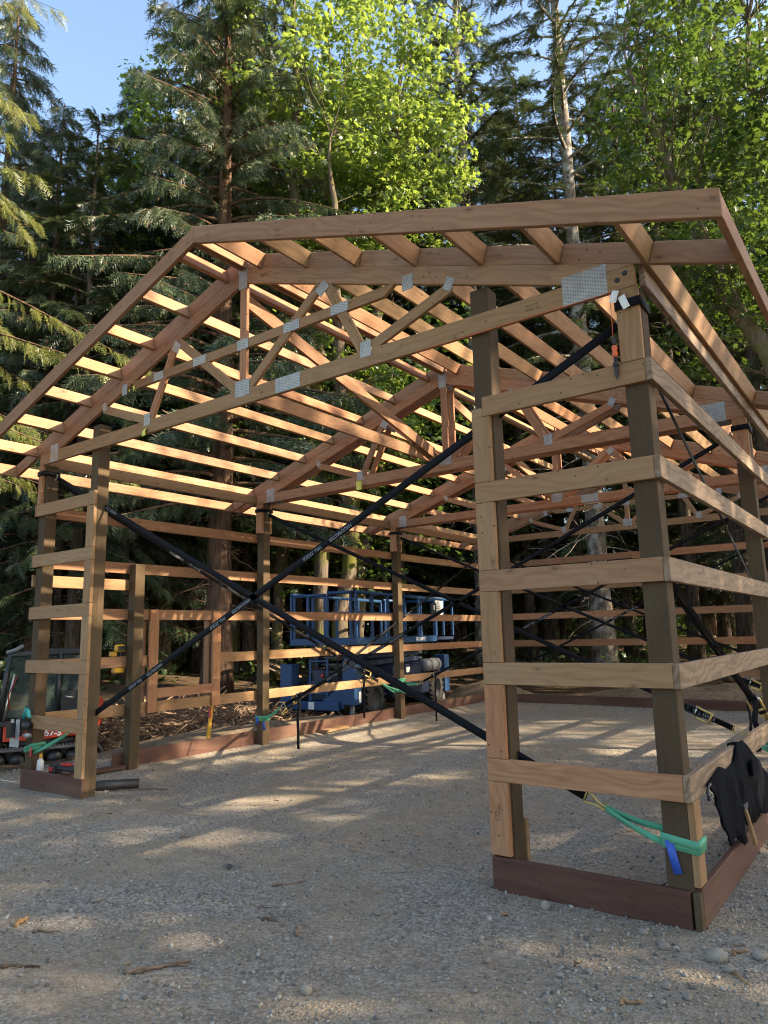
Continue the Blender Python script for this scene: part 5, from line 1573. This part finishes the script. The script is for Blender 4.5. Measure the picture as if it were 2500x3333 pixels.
# boom folded in front
bo = etube('boom', [(-0.62, 0.45, 0.30), (-1.0, 0.45, 0.95), (-1.35, 0.45, 1.35)], 0.10, ORANGEP)
etube('arm', [(-1.35, 0.45, 1.35), (-1.75, 0.45, 0.65)], 0.075, ORANGEP)
etube('cylinder', [(-0.30, 0.02, 1.05), (-0.37, 0.0, 0.62), (-0.40, 0.0, 0.40)], 0.02, STEEL)
etube('hose', [(-0.26, -0.01, 1.02), (-0.36, -0.03, 0.75), (-0.34, -0.03, 0.55)], 0.010, plain('red_hose', (0.25, 0.02, 0.02), 0.5))
eslab('bucket', [(-1.95, -0.12), (-1.60, -0.14), (-1.62, 0.15), (-1.70, 0.62), (-1.82, 0.60), (-1.98, 0.25)], 0.45, 0.5, CABP, None, 0.01)
eslab('blade', [(-0.98, -0.30), (-0.92, -0.30), (-0.95, -0.15), (-0.92, 0.05), (-0.98, 0.05), (-1.01, -0.15)], 0.45, 1.25, CABP, None, 0.006)
etube('blade_arm', [(-0.95, 0.2, -0.15), (-0.4, 0.25, -0.14)], 0.045, CABP)
# ================================================================== things lying about
def rest(x, y, dz=0.0): return g1(x, y) + dz
# brush pile between the barn and the cedars: single branches are parts, the fine twigs one mass
BRUSHW = bark_mat('dead_branch_wood', (0.075, 0.048, 0.031), (0.25, 0.17, 0.115), (4, 4, 1.0))
bp = root('brush_pile', (-2.6, 4.2, rest(-2.6, 4.2)), 0, 'heap of dead brown branches and twigs behind the window frame', 'brush pile')
rb = np.random.default_rng(77)
def pile_h(x, y): return 0.62 * math.exp(-(((x + 2.75) / 0.75) ** 2 + ((y - 4.3) / 2.3) ** 2))
for k in range(95):
    x, y = rb.normal(-2.6, 0.55), rb.uniform(2.0, 6.9)
    h = pile_h(x, y)
    z = rest(x, y) + h * rb.uniform(0.35, 1.15) + 0.02
    a = rb.uniform(0, 2 * PI); l = rb.uniform(0.5, 1.7)
    d = np.array([0.6 * math.cos(a), math.sin(a), rb.normal() * 0.22])
    s = np.linspace(-0.5, 0.5, 7)[:, None]
    p = np.array([x, y, z]) + d * l * s + rb.normal(size=(7, 3)) * 0.035 * l
    for i in range(7): p[i, 2] = max(p[i, 2], rest(p[i, 0], p[i, 1], 0.012))
    r0 = rb.uniform(0.008, 0.032)
    g = Geo(); g.tube(p, np.linspace(r0, r0 * 0.4, 7), 6)
    q = p[3]; e = np.array([math.cos(a + 0.8), math.sin(a + 0.8), 0.3]) * l * 0.3
    g.tube(np.stack([q, q + e * 0.5, q + e]), [r0 * 0.5, r0 * 0.35, 0.003], 5)
    g.obj('branch', BRUSHW, bp)
g = Geo()
for k in range(1500):
    x, y = rb.normal(-2.6, 0.62), rb.uniform(1.6, 7.2)
    z = rest(x, y) + pile_h(x, y) * rb.uniform(0.0, 1.1) + 0.01
    a = rb.uniform(0, 2 * PI); l = rb.uniform(0.12, 0.6)
    d = np.array([math.cos(a), math.sin(a), rb.normal() * 0.35]) * l
    p = np.array([x, y, z]) + np.linspace(-0.5, 0.5, 4)[:, None] * d + rb.normal(size=(4, 3)) * 0.03
    for i in range(4): p[i, 2] = max(p[i, 2], rest(p[i, 0], p[i, 1], 0.005))
    g.tube(p, np.linspace(0.006, 0.002, 4) * rb.uniform(0.6, 1.6), 3, cap=False)
o = g.obj('twigs', BRUSHW, bp); o['kind'] = 'stuff'
# sandy spoil bank along the outside of the wall
SAND = plain('spoil_dirt', (0.17, 0.125, 0.082), 0.95, var=0.35, scale=9, bump=0.8, spec=0.1)
def mound(name, cx, cy, rx, ry, h, label, rot=0.0):
    g = Geo(); n = 26
    xs = np.linspace(-1, 1, n)
    X, Y = np.meshgrid(xs, xs, indexing='ij')
    rr = np.hypot(X, Y)
    hh = h * np.clip(1 - rr ** 2, 0, 1) ** 1.2
    wx = cx + X * rx * math.cos(rot) - Y * ry * math.sin(rot); wy = cy + X * rx * math.sin(rot) + Y * ry * math.cos(rot)
    Z = gz(wx, wy) + hh * (1 + 0.7 * vnoise(wx * 3, wy * 3, 31)) + 0.05 * h * vnoise(wx * 12, wy * 12, 32) - 0.03 * (rr > 0.92)
    I, J_ = np.meshgrid(np.arange(n - 1), np.arange(n - 1), indexing='ij')
    g.add(np.stack([wx, wy, Z], -1).reshape(-1, 3), quads=np.stack([I * n + J_, (I + 1) * n + J_, (I + 1) * n + J_ + 1, I * n + J_ + 1], -1).reshape(-1, 4))
    return tag(g.obj(name, SAND, smooth=True), label, 'dirt mound', 'low dirt mounds round the barn')
mound('dirt_mound', -1.25, 4.3, 1.0, 3.2, 0.16, 'long low bank of sandy spoil beside the brush pile')
mound('dirt_mound', -0.9, 12.6, 1.3, 0.9, 0.35, 'small pale dirt mound beyond the far left corner of the barn')
mound('dirt_mound', 4.6, 13.2, 3.5, 1.2, 0.30, 'broad dirt bank behind the back wall')
# leaning stack of boards far behind
sb = root('board_stack', (-6.4, 10.6, rest(-6.4, 10.6)), 0, 'slanted stack of narrow grey boards beside the lift', 'board stack')
for k in range(8):
    y0 = 10.2 + k * 0.11
    z0 = rest(-6.4, 10.6)
    plank('board', (-6.9 - k * 0.05, y0, z0 + 0.62), (-5.9 - k * 0.05, y0 + 0.25, z0 + 0.20), GREYW, sb, 0.09, 0.03, side=(0.4, 0, 0.9))
# planks and sheet debris behind the back wall
wp = root('lumber_scraps', (1.0, 13.6, rest(1.0, 13.6)), 0, 'few grey planks lying on the dirt behind the back wall', 'lumber')
for k, (x, y, l, a) in enumerate([(0.2, 13.3, 2.4, 0.1), (0.5, 13.7, 2.0, 0.02), (0.9, 14.1, 2.2, 0.16), (0.4, 14.0, 1.6, -0.1)]):
    z = rest(x, y, 0.20 + 0.045 * k)
    plank('plank', (x - l / 2, y, z), (x + l / 2, y + l * a, z + 0.03), GREYW, wp, 0.14, T, side=(0, 0, 1))
# fallen logs on the forest floor
for k, (x, y, l, a, lab) in enumerate([(3.5, 17.0, 3.0, 0.2, 'fallen pale branch on the forest floor right of the fir trunk'), (1.2, 19.0, 2.5, -0.3, 'mossy fallen log deep on the forest floor'), (5.2, 16.0, 2.2, 0.5, 'short grey log lying behind the back wall girts')]):
    g = Geo(); s = np.linspace(-0.5, 0.5, 8)
    p = [(x + l * t * math.cos(a), y + l * t * math.sin(a), rest(x + l * t * math.cos(a), y + l * t * math.sin(a), 0.08 + 0.03 * math.sin(9 * t))) for t in s]
    g.tube(p, np.linspace(0.09, 0.045, 8), 8); tag(g.obj('fallen_log', BRUSHW), lab, 'log')
# offcut of board on the gravel near the left wall, brown boards, black pipe, tools by the left corner
zz = rest(0.02, 5.3, 0.022)
sc_ = plank('board_offcut', (-0.02 + 0.12, 4.95, zz), (-0.08 + 0.12, 5.62, zz + 0.004), YEL, None, 0.19, T, side=(0, 0, 1)); tag(sc_, 'short pale board offcut lying on the gravel by the left wall', 'board')
sc_ = plank('threshold_board', (0.03, 0.25, rest(0.05, 0.6, 0.04)), (0.05, 1.24, rest(0.05, 1.0, 0.03)), SKIRT, None, D, T, side=(0, 0, 1)); tag(sc_, 'brown board lying flat between the left corner post and the door post', 'board')
sc_ = plank('leaning_offcut', (6.05, 0.175, rest(6.05, 0.2, 0.0)), (6.052, 0.172, 0.30), YEL, None, 0.115, 0.036, side=(0, 1, 0)); tag(sc_, 'short upright board offcut behind the foot of the right jamb post', 'board')
RUB = plain('black_rubber_sheet', (0.016, 0.017, 0.02), 0.55, var=0.4)
g = Geo(); zb_ = rest(0.65, 0.7)
g.tube([(0.36, 0.42, zb_ + 0.035), (0.55, 0.62, zb_ + 0.045), (0.80, 0.95, zb_ + 0.04)], [0.06, 0.062, 0.06], 10)
tag(g.obj('drain_pipe', RUB), 'short length of black pipe on the gravel inside the left corner', 'pipe')
g = Geo()
g.tube([(0.72, 0.62, zb_ + 0.012), (0.80, 0.74, zb_ + 0.014), (0.92, 0.80, zb_ + 0.012), (1.02, 0.95, zb_ + 0.012), (1.25, 1.02, zb_ + 0.012)], 0.007, 5)
tag(g.obj('cord', plain('brown_cord', (0.13, 0.10, 0.07), 0.8)), 'loose brown cord curling past the black pipe', 'cord')
zc_ = rest(0.32, 0.12)
dl = root('cordless_saw', (0.45, 0.15, zc_), 0, 'black and red cordless tool lying behind the left skirt board', 'power tool')
REDP = plain('red_plastic_shell', (0.45, 0.02, 0.02), 0.45)
box_obj('battery', (0.33, 0.10, zc_ + 0.17), (0.46, 0.20, zc_ + 0.26), BLACKP, dl, 0.012)
box_obj('body', (0.46, 0.115, zc_ + 0.20), (0.78, 0.185, zc_ + 0.265), BLACKP, dl, 0.02)
box_obj('shell', (0.55, 0.112, zc_ + 0.262), (0.70, 0.188, zc_ + 0.285), REDP, dl, 0.008)
box_obj('label_plate', (0.345, 0.096, zc_ + 0.19), (0.43, 0.0985, zc_ + 0.235), REDP, dl, 0.0)
box_obj('support_block', (0.30, 0.09, zc_), (0.80, 0.21, zc_ + 0.169), SKIRT, dl, 0.004)
bt = root('glue_bottle', (0.24, 0.10, zc_), 0, 'white bottle with a yellow cap beside the left corner post', 'bottle')
g = Geo(); g.lathe([(0.0, 0.14), (0.036, 0.14), (0.038, 0.20), (0.036, 0.29), (0.016, 0.325), (0.0, 0.326)], Matrix.Translation(Vector((0.235, 0.06, zc_))), 14); g.obj('body', plain('white_bottle', (0.5, 0.5, 0.48), 0.4), bt, smooth=True)
g = Geo(); g.lathe([(0.0, 0.322), (0.018, 0.322), (0.016, 0.37), (0.0, 0.372)], Matrix.Translation(Vector((0.235, 0.06, zc_))), 12); g.obj('cap', YPAINT, bt)
g = Geo(); g.lathe([(0.0, 0.0), (0.045, 0.0), (0.045, 0.14), (0.0, 0.141)], Matrix.Translation(Vector((0.235, 0.06, zc_))), 14); g.obj('base', plain('grey_tin', (0.3, 0.3, 0.3), 0.5), bt)
# white string pegged along the ground at the left corner
g = Geo(); g.tube([(-0.9, -0.10, rest(-0.9, -0.1, 0.05)), (-0.05, -0.06, rest(-0.05, -0.06, 0.06))], 0.003, 5)
tag(g.obj('ground_string', PAPER), 'thin white string stretched over the gravel to the left skirt board', 'string')

# pebbles
PEB = plain('river_pebble', (0.215, 0.185, 0.148), 0.8, var=0.35, scale=18)
PEBD = plain('dark_pebble', (0.05, 0.048, 0.046), 0.8)
def pebble(x, y, r_, label, mat=PEB, sq=(1, 0.85, 0.8), group='loose pebbles on the gravel'):
    bm = bmesh.new(); bmesh.ops.create_icosphere(bm, subdivisions=2, radius=1)
    rx = random.uniform(0, 9)
    for v in bm.verts:
        v.co *= 1 + 0.12 * mnoise.noise(v.co * 1.3 + Vector((rx, 0, 0)))
        v.co = Vector((v.co.x * sq[0], v.co.y * sq[1], v.co.z * sq[2])) * r_
    me = bpy.data.meshes.new('pebble'); bm.to_mesh(me); bm.free()
    o = link('pebble', me, mat, None, Matrix.Translation(Vector((x, y, rest(x, y, r_ * 0.45)))) @ Matrix.Rotation(random.uniform(0, 6), 4, 'Z'), smooth=True)
    return tag(o, label, 'pebble', group)
for x, y, r_, lab, mt, sq in [
    (5.857, -1.667, 0.033, 'round brown pebble in the middle of the foreground', PEB, (1, 1, .85)), (6.357, -0.163, 0.036, 'round tan pebble just before the right skirt board', PEB, (1, 1, 1)),
    (7.326, -0.357, 0.055, 'largest grey cobble right of the corner post foot', PEB, (1.1, 1, .8)), (7.495, -0.222, 0.045, 'flattish cobble at the right edge of the gravel', PEB, (1, .8, .7)),
    (6.934, -0.214, 0.032, 'pale pebble nearest the skirt corner', PEB, (1.1, .8, .7)), (7.046, -0.291, 0.03, 'small pebble beside the paired pale one', PEB, (1, .9, .7)),
    (7.076, -0.342, 0.034, 'paler of the two touching pebbles before the corner post', PEB, (1, .9, .8)), (6.427, -0.996, 0.026, 'lone tan stone in front of the skirt board', PEB, (1, .7, .7)),
    (6.874, -0.836, 0.024, 'small white stone on the near right gravel', PEB, (.9, .8, .8)), (7.205, -0.783, 0.032, 'buff pebble low on the right gravel', PEB, (1, .9, .6)),
    (7.312, -0.837, 0.028, 'oval pebble lowest on the right gravel', PEB, (1.2, .8, .7)), (7.398, -0.446, 0.03, 'brown pebble between the two cobbles', PEB, (1, .9, .7)),
    (4.205, -0.675, 0.03, 'dark round stone on the open middle gravel', PEBD, (1, 1, .8)), (3.99, -1.56, 0.036, 'flat pale stone on the left gravel', PEB, (1.3, .8, .5)),
    (4.592, -1.654, 0.026, 'small tan stone left of the brown pebble', PEB, (1.2, .8, .6)), (5.576, -0.754, 0.03, 'flat buff stone before the barn opening', PEB, (1.2, .9, .5)), (5.781, -0.581, 0.028, 'whitish stone before the right jamb', PEB, (1, .9, .6))]:
    pebble(x, y, r_ * 0.85, lab, mt, sq)
rp = random.Random(3)
for k in range(30):
    a = rp.uniform(-70, -2); d_ = rp.uniform(3.4, 7.5); x, y = at(a, d_)
    pebble(x, y, rp.uniform(0.011, 0.022), 'small grey-brown pebble lying on the open gravel', PEB, (1, rp.uniform(.7, 1), rp.uniform(.5, .8)), 'small pebbles on the gravel')
# sticks and chips
def stick(pts, r_, label, mat=BRUSHW, k=6):
    g = Geo(); p = np.array([(x, y, rest(x, y, r_ * 0.8 + dz)) for x, y, dz in pts])
    s = np.linspace(0, 1, 9); si = np.linspace(0, 1, len(p))
    q = np.stack([np.interp(s, si, p[:, j]) for j in range(3)], -1); q[1:-1] += np.random.default_rng(len(pts)).normal(size=(7, 3)) * 0.006
    g.tube(q, np.linspace(r_, r_ * 0.5, 9), k)
    return tag(g.obj('stick', mat), label, 'stick', 'sticks and chips on the gravel')
stick([(4.975, -2.022, 0), (5.07, -1.90, 0.005), (5.163, -1.761, 0)], 0.011, 'longest forked brown stick in the foreground')
stick([(5.02, -2.0, 0), (5.10, -1.86, 0.01), (5.19, -1.80, 0)], 0.008, 'thinner stick lying against the forked one')
stick([(4.43, -2.347, 0), (4.50, -2.29, 0), (4.60, -2.24, 0)], 0.009, 'bent stick at the left bottom of the gravel')
stick([(4.12, -2.025, 0), (4.234, -1.95, 0)], 0.010, 'short straight stick on the left gravel', GREYW)
stick([(3.95, -2.04, 0), (3.90, -1.94, 0.004)], 0.017, 'pale split wood chip on the left gravel', YEL)
stick([(4.70, -0.742, 0), (4.77, -0.66, 0), (4.83, -0.577, 0)], 0.008, 'thin curved twig on the middle gravel')
stick([(5.06, -1.18, 0), (5.15, -1.14, 0)], 0.009, 'dark short twig in the centre of the gravel')
stick([(5.34, -1.19, 0), (5.42, -1.26, 0)], 0.013, 'stubby grey chip in the centre of the gravel', GREYW)
stick([(7.377, -0.251, 0), (7.425, -0.17, 0)], 0.008, 'pale splinter beside the largest cobble', YEL)
stick([(7.416, -0.456, 0), (7.511, -0.56, 0)], 0.006, 'thin pale stalk at the right edge of the gravel', YEL)
stick([(7.08, -1.04, 0), (7.16, -0.985, 0)], 0.010, 'tan wood sliver low on the right gravel', YEL)
stick([(6.55, 0.55, 0), (6.66, 0.62, 0), (6.75, 0.85, 0)], 0.010, 'brown stick lying inside behind the right skirt board')
stick([(7.0, 1.7, 0), (6.9, 1.9, 0.0)], 0.008, 'small twig on the floor inside the right wall')
rp = random.Random(9)
for k in range(26):
    a = rp.uniform(-72, -2); d_ = rp.uniform(3.4, 9.5); x, y = at(a, d_); t = rp.uniform(0, PI); l = rp.uniform(0.03, 0.09)
    stick([(x, y, 0), (x + l * math.cos(t), y + l * math.sin(t), 0)], rp.uniform(0.003, 0.006), 'small wood splinter lying on the gravel', rp.choice([YEL, BRUSHW, GREYW]), 5)
# fallen leaves on the pad
for k in range(26):
    a = rp.uniform(-70, -4); d_ = rp.uniform(4, 12); x, y = at(a, d_)
    g = Geo(); Rm = rand_rot(1); s = rp.uniform(0.025, 0.05)
    th = rp.uniform(0, 6.28); ax = np.array([[math.cos(th), math.sin(th), 0.1]]); nn = np.array([[0.2, 0.1, 1.0]])
    g.scatter(LEAF_V, LEAF_T, spray_mats(ax, nn, np.array([s])), np.array([[x, y, rest(x, y, 0.014)]]))
    tag(g.obj('fallen_leaf', plain('dry_leaf', (0.30, 0.19, 0.08), 0.8) if k == 0 else bpy.data.materials['dry_leaf']), 'small dry leaf lying on the gravel', 'leaf', 'dry leaves on the gravel')
